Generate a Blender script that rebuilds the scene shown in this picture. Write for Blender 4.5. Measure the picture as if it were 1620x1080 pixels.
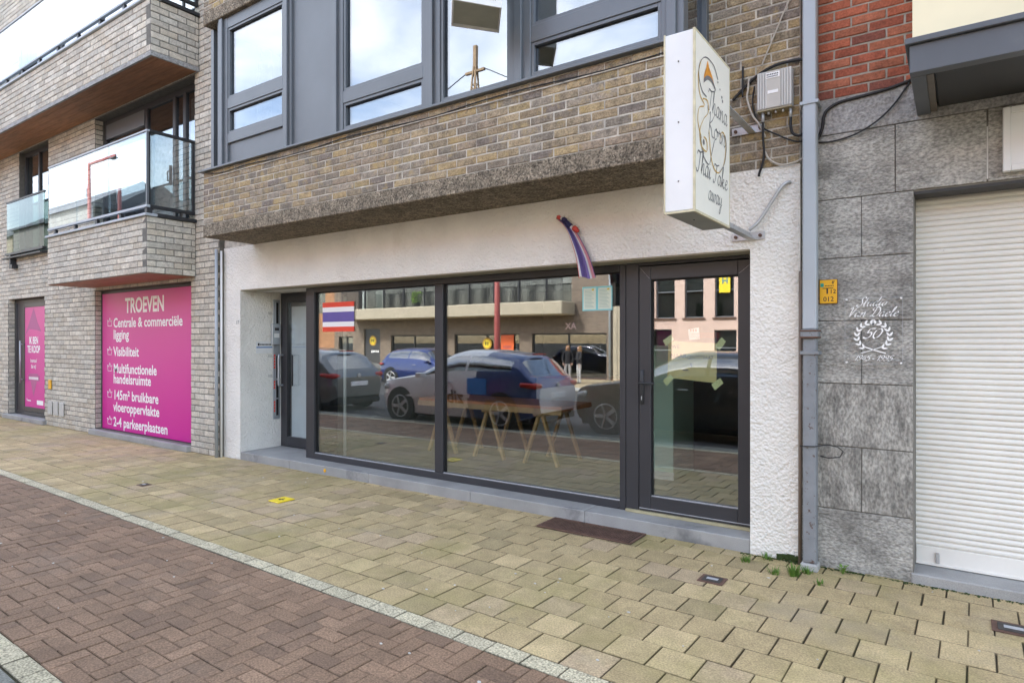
import bpy, math, random
import numpy as np
from mathutils import Vector
R = math.radians
rnd = random.Random(7)
for o in list(bpy.data.objects): bpy.data.objects.remove(o)
SC = bpy.context.scene
COL = SC.collection

# ------------------------------------------------------------------ camera, sky, sun, exposure
YAW = R(35.0); FPX = 1010.0; CAMZ = 1.605
cd = bpy.data.cameras.new('camera'); cam = bpy.data.objects.new('camera', cd); COL.objects.link(cam)
cam.location = (0, 0, CAMZ); cam.rotation_euler = (R(90), 0, YAW)
cd.sensor_width = 36.0; cd.lens = FPX / 1620.0 * 36.0; cd.clip_start = 0.05; cd.clip_end = 3000
SC.camera = cam
SUN_AZ = math.atan2(-0.35, 0.80); SUN_EL = R(43)
wd = bpy.data.worlds.new('World'); SC.world = wd; wd.use_nodes = True
wn, wl = wd.node_tree.nodes, wd.node_tree.links
wn.clear()
w_out = wn.new('ShaderNodeOutputWorld'); w_bg = wn.new('ShaderNodeBackground')
w_sky = wn.new('ShaderNodeTexSky'); w_sky.sky_type = 'NISHITA'; w_sky.sun_disc = False
w_sky.sun_elevation = SUN_EL; w_sky.sun_rotation = SUN_AZ; w_sky.air_density = 1.0; w_sky.dust_density = 1.5
w_tc = wn.new('ShaderNodeTexCoord'); w_map = wn.new('ShaderNodeMapping'); w_map.inputs['Scale'].default_value = (1.0, 1.0, 2.6)
w_no = wn.new('ShaderNodeTexNoise'); w_no.inputs['Scale'].default_value = 2.2; w_no.inputs['Detail'].default_value = 5
w_no.inputs['Roughness'].default_value = 0.55; w_no.inputs['Distortion'].default_value = 0.5
w_rp = wn.new('ShaderNodeValToRGB'); w_rp.color_ramp.elements[0].position = 0.43; w_rp.color_ramp.elements[1].position = 0.86
w_rp.color_ramp.elements[0].color = (0.04, 0.04, 0.04, 1); w_rp.color_ramp.elements[1].color = (0.66, 0.66, 0.66, 1)
w_mx = wn.new('ShaderNodeMix'); w_mx.data_type = 'RGBA'
w_mx.inputs['B'].default_value = (11.7, 11.2, 10.2, 1)
wl.new(w_tc.outputs['Generated'], w_map.inputs['Vector']); wl.new(w_map.outputs['Vector'], w_no.inputs['Vector'])
wl.new(w_no.outputs['Fac'], w_rp.inputs['Fac']); wl.new(w_rp.outputs['Color'], w_mx.inputs['Factor'])
wl.new(w_sky.outputs['Color'], w_mx.inputs['A']); wl.new(w_mx.outputs['Result'], w_bg.inputs['Color'])
w_bg.inputs['Strength'].default_value = 0.10
wl.new(w_bg.outputs['Background'], w_out.inputs['Surface'])
sd = bpy.data.lights.new('sun', 'SUN'); sun = bpy.data.objects.new('sun', sd); COL.objects.link(sun)
sd.energy = 1.5; sd.angle = R(8); sd.color = (1.0, 0.95, 0.87)
_dir = Vector((math.sin(SUN_AZ) * math.cos(SUN_EL), math.cos(SUN_AZ) * math.cos(SUN_EL), math.sin(SUN_EL)))
sun.rotation_euler = _dir.to_track_quat('Z', 'Y').to_euler(); sun.location = (-12, 30, 30)
SC.view_settings.view_transform = 'Standard'; SC.view_settings.look = 'None'
SC.view_settings.exposure = 2.7; SC.view_settings.gamma = 1.0; SC.view_settings.use_curve_mapping = False
SC.render.engine = 'CYCLES'
SC.cycles.max_bounces = 8; SC.cycles.transparent_max_bounces = 16; SC.cycles.caustics_reflective = False

def project(p):
    s, c = math.sin(YAW), math.cos(YAW)
    t = -p[0] * s + p[1] * c; r = p[0] * c + p[1] * s
    if t < 0.2: return None
    return 810 + FPX * r / t, 540 - FPX * (p[2] - CAMZ) / t, t

# ------------------------------------------------------------------ materials
MATS = {}
def nd(nt, typ, **kw):
    n = nt.nodes.new(typ)
    for k, v in kw.items(): setattr(n, k, v)
    return n
def pmat(name, col, rough=0.8, var=0.15, scale=8.0, bump=0.0, bscale=60.0, bdist=0.004, metal=0.0, spec=0.4, tint=False,
         spots=(), fine=0.0, fscale=250.0, coat=0.0, stretch=None, vor=0.0):
    """procedural surface: base colour x noise, patches (colour, scale, threshold, softness, amount), fine grain, relief"""
    if name in MATS: return MATS[name]
    m = bpy.data.materials.new(name); m.use_nodes = True; MATS[name] = m
    nt = m.node_tree; L = nt.links; b = nt.nodes['Principled BSDF']
    b.inputs['Roughness'].default_value = rough; b.inputs['Metallic'].default_value = metal
    b.inputs['Specular IOR Level'].default_value = spec
    if coat: b.inputs['Coat Weight'].default_value = coat; b.inputs['Coat Roughness'].default_value = 0.03
    geo = nd(nt, 'ShaderNodeNewGeometry'); vec = geo.outputs['Position']
    if stretch:
        mp = nd(nt, 'ShaderNodeMapping'); mp.inputs['Scale'].default_value = stretch
        L.new(vec, mp.inputs['Vector']); vec = mp.outputs['Vector']
    def noise(sc, det=4, off=0.0, rgh=0.55):
        n = nd(nt, 'ShaderNodeTexNoise'); n.inputs['Scale'].default_value = sc; n.inputs['Detail'].default_value = det
        n.inputs['Roughness'].default_value = rgh; v = vec
        if off:
            a = nd(nt, 'ShaderNodeVectorMath', operation='ADD'); a.inputs[1].default_value = (off, off * 1.7, off * 0.6)
            L.new(v, a.inputs[0]); v = a.outputs[0]
        L.new(v, n.inputs['Vector']); return n.outputs['Fac']
    def mapr(fac, a, c, f0=0.3, f1=0.7):
        r = nd(nt, 'ShaderNodeMapRange'); r.inputs['From Min'].default_value = f0; r.inputs['From Max'].default_value = f1
        r.inputs['To Min'].default_value = a; r.inputs['To Max'].default_value = c; L.new(fac, r.inputs['Value']); return r.outputs[0]
    def mulc(c_out, f_out):
        x = nd(nt, 'ShaderNodeVectorMath', operation='SCALE'); L.new(c_out, x.inputs[0]); L.new(f_out, x.inputs['Scale']); return x.outputs[0]
    if tint:
        at = nd(nt, 'ShaderNodeAttribute'); at.attribute_name = 'tint'; cur = at.outputs['Color']
    else:
        rgb = nd(nt, 'ShaderNodeRGB'); rgb.outputs[0].default_value = (*col, 1); cur = rgb.outputs[0]
    if var: cur = mulc(cur, mapr(noise(scale), 1 - var, 1 + var))
    if fine: cur = mulc(cur, mapr(noise(fscale, 2, 3.3), 1 - fine, 1 + fine, 0.32, 0.68))
    for i, (sc_, ss, th, soft, amt) in enumerate(spots):
        mx = nd(nt, 'ShaderNodeMix', data_type='RGBA')
        L.new(mapr(noise(ss, 5, 11.0 + 7 * i, 0.65), 0.0, amt, th, th + soft), mx.inputs['Factor'])
        L.new(cur, mx.inputs['A']); mx.inputs['B'].default_value = (*sc_, 1); cur = mx.outputs['Result']
    L.new(cur, b.inputs['Base Color'])
    if bump:
        bp = nd(nt, 'ShaderNodeBump'); bp.inputs['Strength'].default_value = bump; bp.inputs['Distance'].default_value = bdist
        if vor:
            v = nd(nt, 'ShaderNodeTexVoronoi'); v.inputs['Scale'].default_value = bscale; v.feature = 'SMOOTH_F1'; L.new(vec, v.inputs['Vector'])
            a = nd(nt, 'ShaderNodeMath', operation='MULTIPLY_ADD'); L.new(v.outputs['Distance'], a.inputs[0]); a.inputs[1].default_value = vor
            L.new(noise(bscale * 0.6, 5, 5.0), a.inputs[2]); L.new(a.outputs[0], bp.inputs['Height'])
        else: L.new(noise(bscale, 5, 5.0, 0.65), bp.inputs['Height'])
        L.new(bp.outputs[0], b.inputs['Normal'])
    return m
def glass(name, refl, tint=(0.86, 0.92, 0.9), rough=0.0, wob=0.0):
    if name in MATS: return MATS[name]
    m = bpy.data.materials.new(name); m.use_nodes = True; MATS[name] = m
    nt = m.node_tree; L = nt.links; nt.nodes.clear()
    out = nd(nt, 'ShaderNodeOutputMaterial'); mx = nd(nt, 'ShaderNodeMixShader')
    tr = nd(nt, 'ShaderNodeBsdfTransparent'); tr.inputs[0].default_value = (*tint, 1)
    gl = nd(nt, 'ShaderNodeBsdfGlossy'); gl.inputs['Roughness'].default_value = rough; gl.inputs['Color'].default_value = (0.97, 0.98, 1.0, 1)
    lw = nd(nt, 'ShaderNodeLayerWeight'); lw.inputs['Blend'].default_value = 0.5
    pw_ = nd(nt, 'ShaderNodeMath', operation='POWER'); pw_.inputs[1].default_value = 5.0
    ad = nd(nt, 'ShaderNodeMath', operation='MULTIPLY_ADD', use_clamp=True); ad.inputs[1].default_value = 1 - refl; ad.inputs[2].default_value = refl
    L.new(lw.outputs['Facing'], pw_.inputs[0]); L.new(pw_.outputs[0], ad.inputs[0]); L.new(ad.outputs[0], mx.inputs[0])
    if wob:
        g = nd(nt, 'ShaderNodeNewGeometry'); n = nd(nt, 'ShaderNodeTexNoise'); n.inputs['Scale'].default_value = 1.1; n.inputs['Detail'].default_value = 1
        bp = nd(nt, 'ShaderNodeBump'); bp.inputs['Strength'].default_value = wob; bp.inputs['Distance'].default_value = 0.02
        L.new(g.outputs['Position'], n.inputs['Vector']); L.new(n.outputs['Fac'], bp.inputs['Height']); L.new(bp.outputs[0], gl.inputs['Normal'])
    L.new(tr.outputs[0], mx.inputs[1]); L.new(gl.outputs[0], mx.inputs[2]); L.new(mx.outputs[0], out.inputs['Surface'])
    return m
def gradmat(name, c0, c1, z0, z1, rough=0.45):
    """printed gradient running up a poster"""
    m = bpy.data.materials.new(name); m.use_nodes = True; MATS[name] = m
    nt = m.node_tree; L = nt.links; b = nt.nodes['Principled BSDF']; b.inputs['Roughness'].default_value = rough
    g = nd(nt, 'ShaderNodeNewGeometry'); s = nd(nt, 'ShaderNodeSeparateXYZ'); r = nd(nt, 'ShaderNodeMapRange')
    r.inputs['From Min'].default_value = z0; r.inputs['From Max'].default_value = z1
    mx = nd(nt, 'ShaderNodeMix', data_type='RGBA'); mx.inputs['A'].default_value = (*c0, 1); mx.inputs['B'].default_value = (*c1, 1)
    L.new(g.outputs['Position'], s.inputs[0]); L.new(s.outputs['Z'], r.inputs['Value']); L.new(r.outputs[0], mx.inputs['Factor'])
    L.new(mx.outputs['Result'], b.inputs['Base Color']); return m

# ------------------------------------------------------------------ mesh helpers
WO = {}                                     # world origin of every parent
class MB:
    def __init__(s): s.v = []; s.f = []; s.m = []; s.mi = 0
    def face(s, idx): s.f.append(tuple(idx)); s.m.append(s.mi)
    def quad(s, a, b, c, d):
        n = len(s.v); s.v += [tuple(a), tuple(b), tuple(c), tuple(d)]; s.face((n, n + 1, n + 2, n + 3)); return s
    def box(s, x0, x1, y0, y1, z0, z1, bev=0.0):
        if x0 > x1: x0, x1 = x1, x0
        if y0 > y1: y0, y1 = y1, y0
        if z0 > z1: z0, z1 = z1, z0
        n = len(s.v)
        if bev <= 0:
            s.v += [(x, y, z) for z in (z0, z1) for y in (y0, y1) for x in (x0, x1)]
            for q in ((0, 2, 3, 1), (4, 5, 7, 6), (0, 1, 5, 4), (2, 6, 7, 3), (0, 4, 6, 2), (1, 3, 7, 5)): s.face([n + i for i in q])
            return s
        b = min(bev, (x1 - x0) * .45, (y1 - y0) * .45, (z1 - z0) * .45)
        lo = (x0, y0, z0); hi = (x1, y1, z1); idx = {}
        for cx in (0, 1):
            for cy in (0, 1):
                for cz in (0, 1):
                    cc = (cx, cy, cz)
                    for ax in range(3):
                        p = []
                        for k in range(3):
                            e = hi[k] if cc[k] else lo[k]
                            p.append(e if k == ax else (e - b if cc[k] else e + b))
                        idx[(cc, ax)] = len(s.v); s.v.append(tuple(p))
        for ax in range(3):
            k1, k2 = (ax + 1) % 3, (ax + 2) % 3
            for sd_ in (0, 1):
                q = []
                for (a, c) in ((0, 0), (1, 0), (1, 1), (0, 1)):
                    cc = [0, 0, 0]; cc[ax] = sd_; cc[k1] = a; cc[k2] = c; q.append(idx[(tuple(cc), ax)])
                s.face(q if sd_ else q[::-1])
        for ax in range(3):
            k1, k2 = (ax + 1) % 3, (ax + 2) % 3
            for a in (0, 1):
                for c in (0, 1):
                    c0 = [0, 0, 0]; c0[k1] = a; c0[k2] = c; c1 = list(c0); c1[ax] = 1
                    c0, c1 = tuple(c0), tuple(c1)
                    q = [idx[(c0, k1)], idx[(c1, k1)], idx[(c1, k2)], idx[(c0, k2)]]
                    s.face(q if (a ^ c) else q[::-1])
        for cc in [(a, b_, c) for a in (0, 1) for b_ in (0, 1) for c in (0, 1)]:
            t = [idx[(cc, 0)], idx[(cc, 1)], idx[(cc, 2)]]
            s.face(t if sum(cc) % 2 else t[::-1])
        return s
    def prism(s, poly, axis, a, b):
        """extrude a 2D polygon along an axis ('x': poly=(y,z), 'y': (x,z), 'z': (x,y))"""
        n = len(s.v); k = len(poly)
        def P(p, t): return {'x': (t, p[0], p[1]), 'y': (p[0], t, p[1]), 'z': (p[0], p[1], t)}[axis]
        s.v += [P(p, a) for p in poly] + [P(p, b) for p in poly]
        s.face([n + i for i in range(k)][::-1]); s.face([n + k + i for i in range(k)])
        for i in range(k):
            j = (i + 1) % k; s.face((n + i, n + j, n + k + j, n + k + i))
        return s
    def tube(s, pts, r, seg=8, caps=True):
        pts = [Vector(p) for p in pts]; n0 = len(s.v); rs = r if isinstance(r, (list, tuple)) else [r] * len(pts)
        up = None
        for i, p in enumerate(pts):
            d = (pts[min(i + 1, len(pts) - 1)] - pts[max(i - 1, 0)]).normalized()
            if up is None:
                up = Vector((0, 0, 1)) if abs(d.z) < .9 else Vector((1, 0, 0))
            a = d.cross(up); a = a.normalized() if a.length > 1e-6 else d.orthogonal().normalized()
            up = a.cross(d).normalized()
            for k in range(seg):
                t = 2 * math.pi * k / seg; s.v.append(tuple(p + (a * math.cos(t) + up * math.sin(t)) * rs[i]))
        for i in range(len(pts) - 1):
            for k in range(seg):
                a, b = n0 + i * seg + k, n0 + i * seg + (k + 1) % seg; s.face((a, b, b + seg, a + seg))
        if caps:
            s.face([n0 + k for k in range(seg)][::-1]); s.face([n0 + (len(pts) - 1) * seg + k for k in range(seg)])
        return s
    def bar(s, p, q, w, h):
        """rectangular bar from p to q"""
        p, q = Vector(p), Vector(q); d = (q - p).normalized(); up = Vector((0, 0, 1)) if abs(d.z) < .95 else Vector((0, 1, 0))
        a = d.cross(up).normalized() * w / 2; u = a.cross(d).normalized() * h / 2; n = len(s.v)
        for o in (p, q): s.v += [tuple(o - a - u), tuple(o + a - u), tuple(o + a + u), tuple(o - a + u)]
        for f in ((3, 2, 1, 0), (4, 5, 6, 7), (0, 1, 5, 4), (1, 2, 6, 5), (2, 3, 7, 6), (3, 0, 4, 7)): s.face([n + i for i in f])
        return s
    def cyl(s, c, r, h, axis='z', seg=20, r2=None):
        c = Vector(c); d = {'x': Vector((1, 0, 0)), 'y': Vector((0, 1, 0)), 'z': Vector((0, 0, 1))}[axis]
        return s.tube([c, c + d * h], [r, r if r2 is None else r2], seg)
    def add(s, vf, fn):
        n = len(s.v); s.v += [fn(p) for p in vf[0]]
        for f in vf[1]: s.face([n + i for i in f])
        return s
    def build(s, name, mat, parent=None, smooth=False, origin=None):
        o0 = WO[parent.name] if parent else (origin or (0, 0, 0))
        me = bpy.data.meshes.new(name)
        vs = [(x - o0[0], y - o0[1], z - o0[2]) for x, y, z in s.v] if any(o0) else s.v
        me.from_pydata(vs, [], s.f)
        for m in (mat if isinstance(mat, (list, tuple)) else [mat]): me.materials.append(m)
        if any(s.m): me.polygons.foreach_set('material_index', s.m)
        if smooth: me.polygons.foreach_set('use_smooth', [True] * len(s.f))
        me.update()
        o = bpy.data.objects.new(name, me); COL.objects.link(o)
        if parent: o.parent = parent
        else: o.location = o0
        WO[o.name] = o0
        return o
def tag(o, label=None, cat=None, group=None, kind=None):
    if label: o['label'] = label
    if cat: o['category'] = cat
    if group: o['group'] = group
    if kind: o['kind'] = kind
    return o
def thing(name, label, cat, loc=(0, 0, 0), group=None):
    o = bpy.data.objects.new(name, None); COL.objects.link(o); o.location = loc; o.empty_display_size = 0.1; WO[o.name] = tuple(loc)
    return tag(o, label, cat, group)

# ------------------------------------------------------------------ lettering
_tc = {}
def text_vf(t, bold=0.0, shear=0.0, align='LEFT'):
    k = (t, bold, shear, align)
    if k in _tc: return _tc[k]
    cu = bpy.data.curves.new('t', 'FONT'); cu.body = t; cu.size = 1.0; cu.offset = bold; cu.shear = shear; cu.resolution_u = 3
    cu.align_x = align; cu.extrude = 0.0
    ob = bpy.data.objects.new('t', cu); me = bpy.data.meshes.new_from_object(ob)
    vf = ([tuple(v.co) for v in me.vertices], [tuple(p.vertices) for p in me.polygons])
    bpy.data.objects.remove(ob); bpy.data.curves.remove(cu); bpy.data.meshes.remove(me); _tc[k] = vf
    return vf
def put_text(mb, t, pos, size, U=(1, 0, 0), bold=0.0, shear=0.0, align='LEFT', sx=1.0, Vv=(0, 0, 1)):
    mb.add(text_vf(t, bold, shear, align), lambda p: tuple(pos[i] + U[i] * p[0] * size * sx + Vv[i] * p[1] * size for i in range(3)))
def spline(pts, n=6):
    out = []; P = [pts[0]] + list(pts) + [pts[-1]]
    for i in range(1, len(P) - 2):
        for k in range(n):
            t = k / n; t2, t3 = t * t, t * t * t
            out.append(tuple(.5 * ((2 * P[i][j]) + (-P[i - 1][j] + P[i + 1][j]) * t + (2 * P[i - 1][j] - 5 * P[i][j] + 4 * P[i + 1][j] - P[i + 2][j]) * t2
                       + (-P[i - 1][j] + 3 * P[i][j] - 3 * P[i + 1][j] + P[i + 2][j]) * t3) for j in range(len(pts[0]))))
    out.append(tuple(pts[-1])); return out
SF = {  # hand-drawn script letters: (advance, strokes)
 'a': (.56, [[(.42, .42), (.26, .5), (.08, .32), (.08, .1), (.2, .0), (.36, .16), (.44, .48)], [(.44, .48), (.4, .12), (.47, .0), (.6, .12)]]),
 'b': (.5, [[(.1, 1), (.1, .1), (.25, 0), (.42, .2), (.36, .46), (.1, .3)]]),
 'd': (.58, [[(.42, .42), (.26, .5), (.08, .32), (.08, .1), (.2, 0), (.36, .16), (.44, .5)], [(.52, 1.0), (.44, .5), (.4, .12), (.47, 0), (.6, .12)]]),
 'e': (.46, [[(.08, .22), (.3, .3), (.36, .42), (.26, .5), (.1, .35), (.08, .12), (.2, 0), (.36, .04), (.48, .16)]]),
 'h': (.56, [[(.02, .1), (.2, .75), (.24, 1), (.14, .95), (.1, 0)], [(.1, .1), (.22, .42), (.36, .48), (.38, .3), (.36, .08), (.44, 0), (.56, .1)]]),
 'i': (.3, [[(.0, .12), (.14, .48), (.1, .12), (.16, 0), (.3, .12)], [(.16, .66), (.18, .7)]]),
 'k': (.54, [[(.02, .1), (.2, .75), (.24, 1), (.14, .95), (.1, 0)], [(.1, .15), (.3, .44), (.38, .4), (.3, .26), (.16, .24), (.32, .06), (.42, 0), (.54, .1)]]),
 'l': (.32, [[(.0, .12), (.2, .6), (.28, .95), (.2, 1), (.12, .7), (.1, .15), (.18, 0), (.32, .12)]]),
 'n': (.58, [[(.0, .3), (.1, .48), (.1, 0)], [(.1, .1), (.24, .42), (.36, .48), (.4, .3), (.38, .08), (.46, 0), (.58, .12)]]),
 'o': (.5, [[(.26, .5), (.08, .32), (.08, .1), (.22, 0), (.38, .16), (.38, .38), (.26, .5), (.36, .42), (.5, .4)]]),
 'r': (.42, [[(.0, .2), (.12, .52), (.16, .4), (.3, .46), (.26, .1), (.32, 0), (.44, .12)]]),
 't': (.36, [[(.0, .14), (.2, .9), (.12, .12), (.2, 0), (.36, .12)], [(.02, .56), (.3, .6)]]),
 'u': (.58, [[(.0, .3), (.1, .48), (.08, .12), (.18, 0), (.34, .14), (.42, .48)], [(.42, .48), (.4, .12), (.47, 0), (.6, .12)]]),
 'w': (.66, [[(.0, .3), (.1, .48), (.08, .12), (.18, 0), (.3, .2), (.32, .46), (.32, .12), (.42, 0), (.54, .22), (.54, .46), (.66, .4)]]),
 'y': (.54, [[(.0, .3), (.1, .48), (.08, .16), (.18, .04), (.34, .18), (.42, .48)], [(.42, .48), (.38, -.1), (.26, -.42), (.1, -.4), (.2, -.14), (.54, .1)]]),
 'S': (.62, [[(.66, .84), (.56, 1), (.34, .92), (.32, .68), (.46, .42), (.4, .08), (.16, -.02), (.0, .12), (.1, .26)]]),
 'T': (.6, [[(.02, .74), (.1, .92), (.4, .9), (.74, 1.0)], [(.44, .92), (.34, .4), (.24, .06), (.06, 0), (.0, .14)]]),
 'V': (.7, [[(.0, .8), (.14, 1), (.22, .9), (.24, .4), (.26, 0), (.44, .5), (.62, .92), (.76, 1.0)]]),
 'D': (.8, [[(.3, .94), (.24, .4), (.12, .04), (.0, .1), (.16, .14), (.4, 0), (.66, .2), (.74, .6), (.54, .96), (.2, 1.0), (.0, .8), (.1, .64)]]),
 'K': (.66, [[(.06, .9), (.18, 1), (.14, .5), (.06, 0)], [(.62, .98), (.4, .7), (.16, .48), (.36, .3), (.46, .04), (.66, .0)]]),
 '0': (.56, [[(.34, .98), (.1, .74), (.06, .26), (.22, .0), (.42, .24), (.5, .7), (.34, .98)]]),
 '1': (.36, [[(.04, .74), (.3, .98), (.16, .0)]]),
 '4': (.52, [[(.36, .98), (.04, .32), (.5, .32)], [(.46, .6), (.32, .0)]]),
 '5': (.54, [[(.56, .96), (.24, .94), (.16, .56), (.36, .6), (.44, .34), (.28, .02), (.04, .06), (.04, .16)]]),
 '9': (.52, [[(.46, .66), (.3, .5), (.12, .64), (.2, .92), (.4, .94), (.46, .66), (.34, .2), (.12, .0), (.04, .1)]]),
 '-': (.5, [[(.12, .36), (.38, .38)]]), ' ': (.34, []),
}
def nib(mb, pts, w, pos, size, U, Vv=(0, 0, 1), ang=0.6, thin=0.3, n=5):
    pts = spline(pts, n); nx, ny = math.cos(ang) * w / 2, math.sin(ang) * w / 2; b0 = len(mb.v)
    for i, p in enumerate(pts):
        q0, q1 = pts[max(i - 1, 0)], pts[min(i + 1, len(pts) - 1)]
        dx, dy = q1[0] - q0[0], q1[1] - q0[1]; l = math.hypot(dx, dy) or 1; ox, oy = -dy / l * w * thin / 2, dx / l * w * thin / 2
        if ox * nx + oy * ny < 0: ox, oy = -ox, -oy
        for sg in (-1, 1):
            x, y = p[0] + sg * (nx * .8 + ox), p[1] + sg * (ny * .8 + oy)
            mb.v.append(tuple(pos[k] + U[k] * x * size + Vv[k] * y * size for k in range(3)))
    for i in range(len(pts) - 1): mb.face((b0 + 2 * i, b0 + 2 * i + 1, b0 + 2 * i + 3, b0 + 2 * i + 2))
def put_script(mb, t, pos, size, U=(1, 0, 0), w=0.1, slant=0.25, sx=1.0, thin=0.3, ang=0.5, Vv=(0, 0, 1)):
    x = 0.0
    for ch in t:
        adv, st = SF[ch]
        for k in st: nib(mb, [((x + px) * sx + slant * py, py) for px, py in k], w, pos, size, U, Vv, ang, thin)
        x += adv
    return x * sx * size

# ------------------------------------------------------------------ brick walls
class Bricks:
    """all bricks of one building: the 300 that show largest become objects, the rest one joined part per wall"""
    def __init__(s, mat, Lb, ch, joint, palette, seed, nvar=26, name='brick'):
        s.mat, s.Lb, s.ch, s.j, s.name = mat, Lb, ch, joint, name; s.items = []; r = random.Random(seed); s.r = r
        s.var = []
        hl, hh = (Lb - joint) / 2, (ch - joint) / 2; e = 0.005
        for k in range(nvar):
            jt = lambda a: r.uniform(-a, a)
            pr = jt(.0025)
            fr = [(-hl + e + jt(.004), pr + jt(.0012), -hh + e + jt(.0025)), (hl - e + jt(.004), pr + jt(.0012), -hh + e + jt(.0025)),
                  (hl - e + jt(.004), pr + jt(.0012), hh - e + jt(.0025)), (-hl + e + jt(.004), pr + jt(.0012), hh - e + jt(.0025))]
            md = [(-hl + jt(.002), pr + e, -hh + jt(.0015)), (hl + jt(.002), pr + e, -hh + jt(.0015)), (hl + jt(.002), pr + e, hh + jt(.0015)), (-hl + jt(.002), pr + e, hh + jt(.0015))]
            bk = [(x, 0.03, z) for x, _, z in md]
            v = fr + md + bk; f = [(0, 1, 2, 3)]
            for a, b in ((0, 4), (4, 8)):
                for i in range(4):
                    jn = (i + 1) % 4; f.append((a + i, b + i, b + jn, a + jn))
            c = palette[r.choices(range(len(palette)), [p[1] for p in palette])[0]][0]; g = r.uniform(.84, 1.16); hb = r.uniform(-.03, .03)
            t = tuple(max(.01, x * g * (1 + hb * (1 - i))) for i, x in enumerate(c))
            me = bpy.data.meshes.new(name); me.from_pydata(v, [], f); me.materials.append(mat)
            at = me.attributes.new('tint', 'FLOAT_COLOR', 'POINT'); at.data.foreach_set('color', list((*t, 1.0)) * len(v)); me.update()
            s.var.append((me, np.array(v), f, t))
    def panel(s, owner, O, side, L, H, holes=(), thick=0.25, mortar=None, back_name='wall', first=0.0, recess=0.006, pre=None, cut=0.0):
        """side False: faces -Y, runs +X; side True: faces +X, runs +Y. holes: (u0,u1,z0,z1) from the lower left corner"""
        def W(u, d, z): return (O[0] - d, O[1] + u, O[2] + z) if side else (O[0] + u, O[1] + d, O[2] + z)
        if pre is None:
            us = sorted({0.0, L - cut} | {min(max(q, 0), L - cut) for h in holes for q in h[:2]}); zs = sorted({0.0, H} | {min(max(q, 0), H) for h in holes for q in h[2:]})
            us = [u for i, u in enumerate(us) if i == 0 or u - us[i - 1] > 1e-6]; zs = [z for i, z in enumerate(zs) if i == 0 or z - zs[i - 1] > 1e-6]
            def solid(i, k):
                if i < 0 or k < 0 or i >= len(us) - 1 or k >= len(zs) - 1: return False
                u, z = (us[i] + us[i + 1]) / 2, (zs[k] + zs[k + 1]) / 2
                return not any(h[0] < u < h[1] and h[2] < z < h[3] for h in holes)
            mb = MB(); a, b = recess, thick
            for i in range(len(us) - 1):
                for k in range(len(zs) - 1):
                    if not solid(i, k): continue
                    u0, u1, z0, z1 = us[i], us[i + 1], zs[k], zs[k + 1]
                    mb.quad(W(u0, a, z0), W(u1, a, z0), W(u1, a, z1), W(u0, a, z1)); mb.quad(W(u0, b, z1), W(u1, b, z1), W(u1, b, z0), W(u0, b, z0))
                    if not solid(i - 1, k): mb.quad(W(u0, b, z0), W(u0, a, z0), W(u0, a, z1), W(u0, b, z1))
                    if not solid(i + 1, k): mb.quad(W(u1, a, z0), W(u1, b, z0), W(u1, b, z1), W(u1, a, z1))
                    if not solid(i, k - 1): mb.quad(W(u0, a, z0), W(u0, b, z0), W(u1, b, z0), W(u1, a, z0))
                    if not solid(i, k + 1): mb.quad(W(u0, a, z1), W(u1, a, z1), W(u1, b, z1), W(u0, b, z1))
            wall = mb.build(back_name, mortar, owner)
        else: wall = pre
        n = max(1, round(H / s.ch)); chh = H / n
        for k in range(n):
            z = (k + .5) * chh; segs = [(0.0, L)]
            for h in holes:
                if h[2] < z < h[3]:
                    ns = []
                    for a, b in segs:
                        if h[1] <= a or h[0] >= b: ns.append((a, b)); continue
                        if h[0] - a > .03: ns.append((a, h[0]))
                        if b - h[1] > .03: ns.append((h[1], b))
                    segs = ns
            ph = first + (0.5 * s.Lb if k % 2 else 0.0)
            for a, b in segs:
                q = math.floor((a - ph) / s.Lb)
                while True:
                    b0 = ph + q * s.Lb; b1 = b0 + s.Lb; q += 1
                    if b0 >= b: break
                    c0, c1 = max(b0, a), min(b1, b)
                    if c1 - c0 < .04: continue
                    p = W((c0 + c1) / 2, 0.0, z); sx = (c1 - c0 - s.j) / (s.Lb - s.j)
                    s.items.append((p, sx, chh / s.ch, side, s.r.randrange(len(s.var)), wall))
        return wall
    def finish(s, limit=300):
        rank = []
        for i, (p, sx, sz, side, k, w) in enumerate(s.items):
            q = project(p)
            if q is None or not (-10 < q[0] < 1630 and -10 < q[1] < 1090): continue
            n = (1, 0) if side else (0, -1); dx, dy = -p[0], -p[1]; dl = math.sqrt(dx * dx + dy * dy + (p[2] - 1.6) ** 2)
            cs = (n[0] * dx + n[1] * dy) / dl
            if cs > 0: rank.append((cs * sx / (q[2] ** 2), i))
        rank.sort(reverse=True); top = {i for _, i in rank[:limit]}
        joined = {}
        for i, (p, sx, sz, side, k, w) in enumerate(s.items):
            me, v, f, t = s.var[k]
            if i in top:
                o = bpy.data.objects.new(s.name, me); COL.objects.link(o); o.parent = w; o0 = WO[w.name]
                o.location = (p[0] - o0[0], p[1] - o0[1], p[2] - o0[2]); o.scale = (sx, 1, sz)
                if side: o.rotation_euler = (0, 0, R(90))
            else:
                A = v * np.array([sx, 1, sz])
                if side: A = np.stack([-A[:, 1], A[:, 0], A[:, 2]], 1)
                joined.setdefault(w.name, []).append((A + np.array(p), f, t, w))
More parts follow.
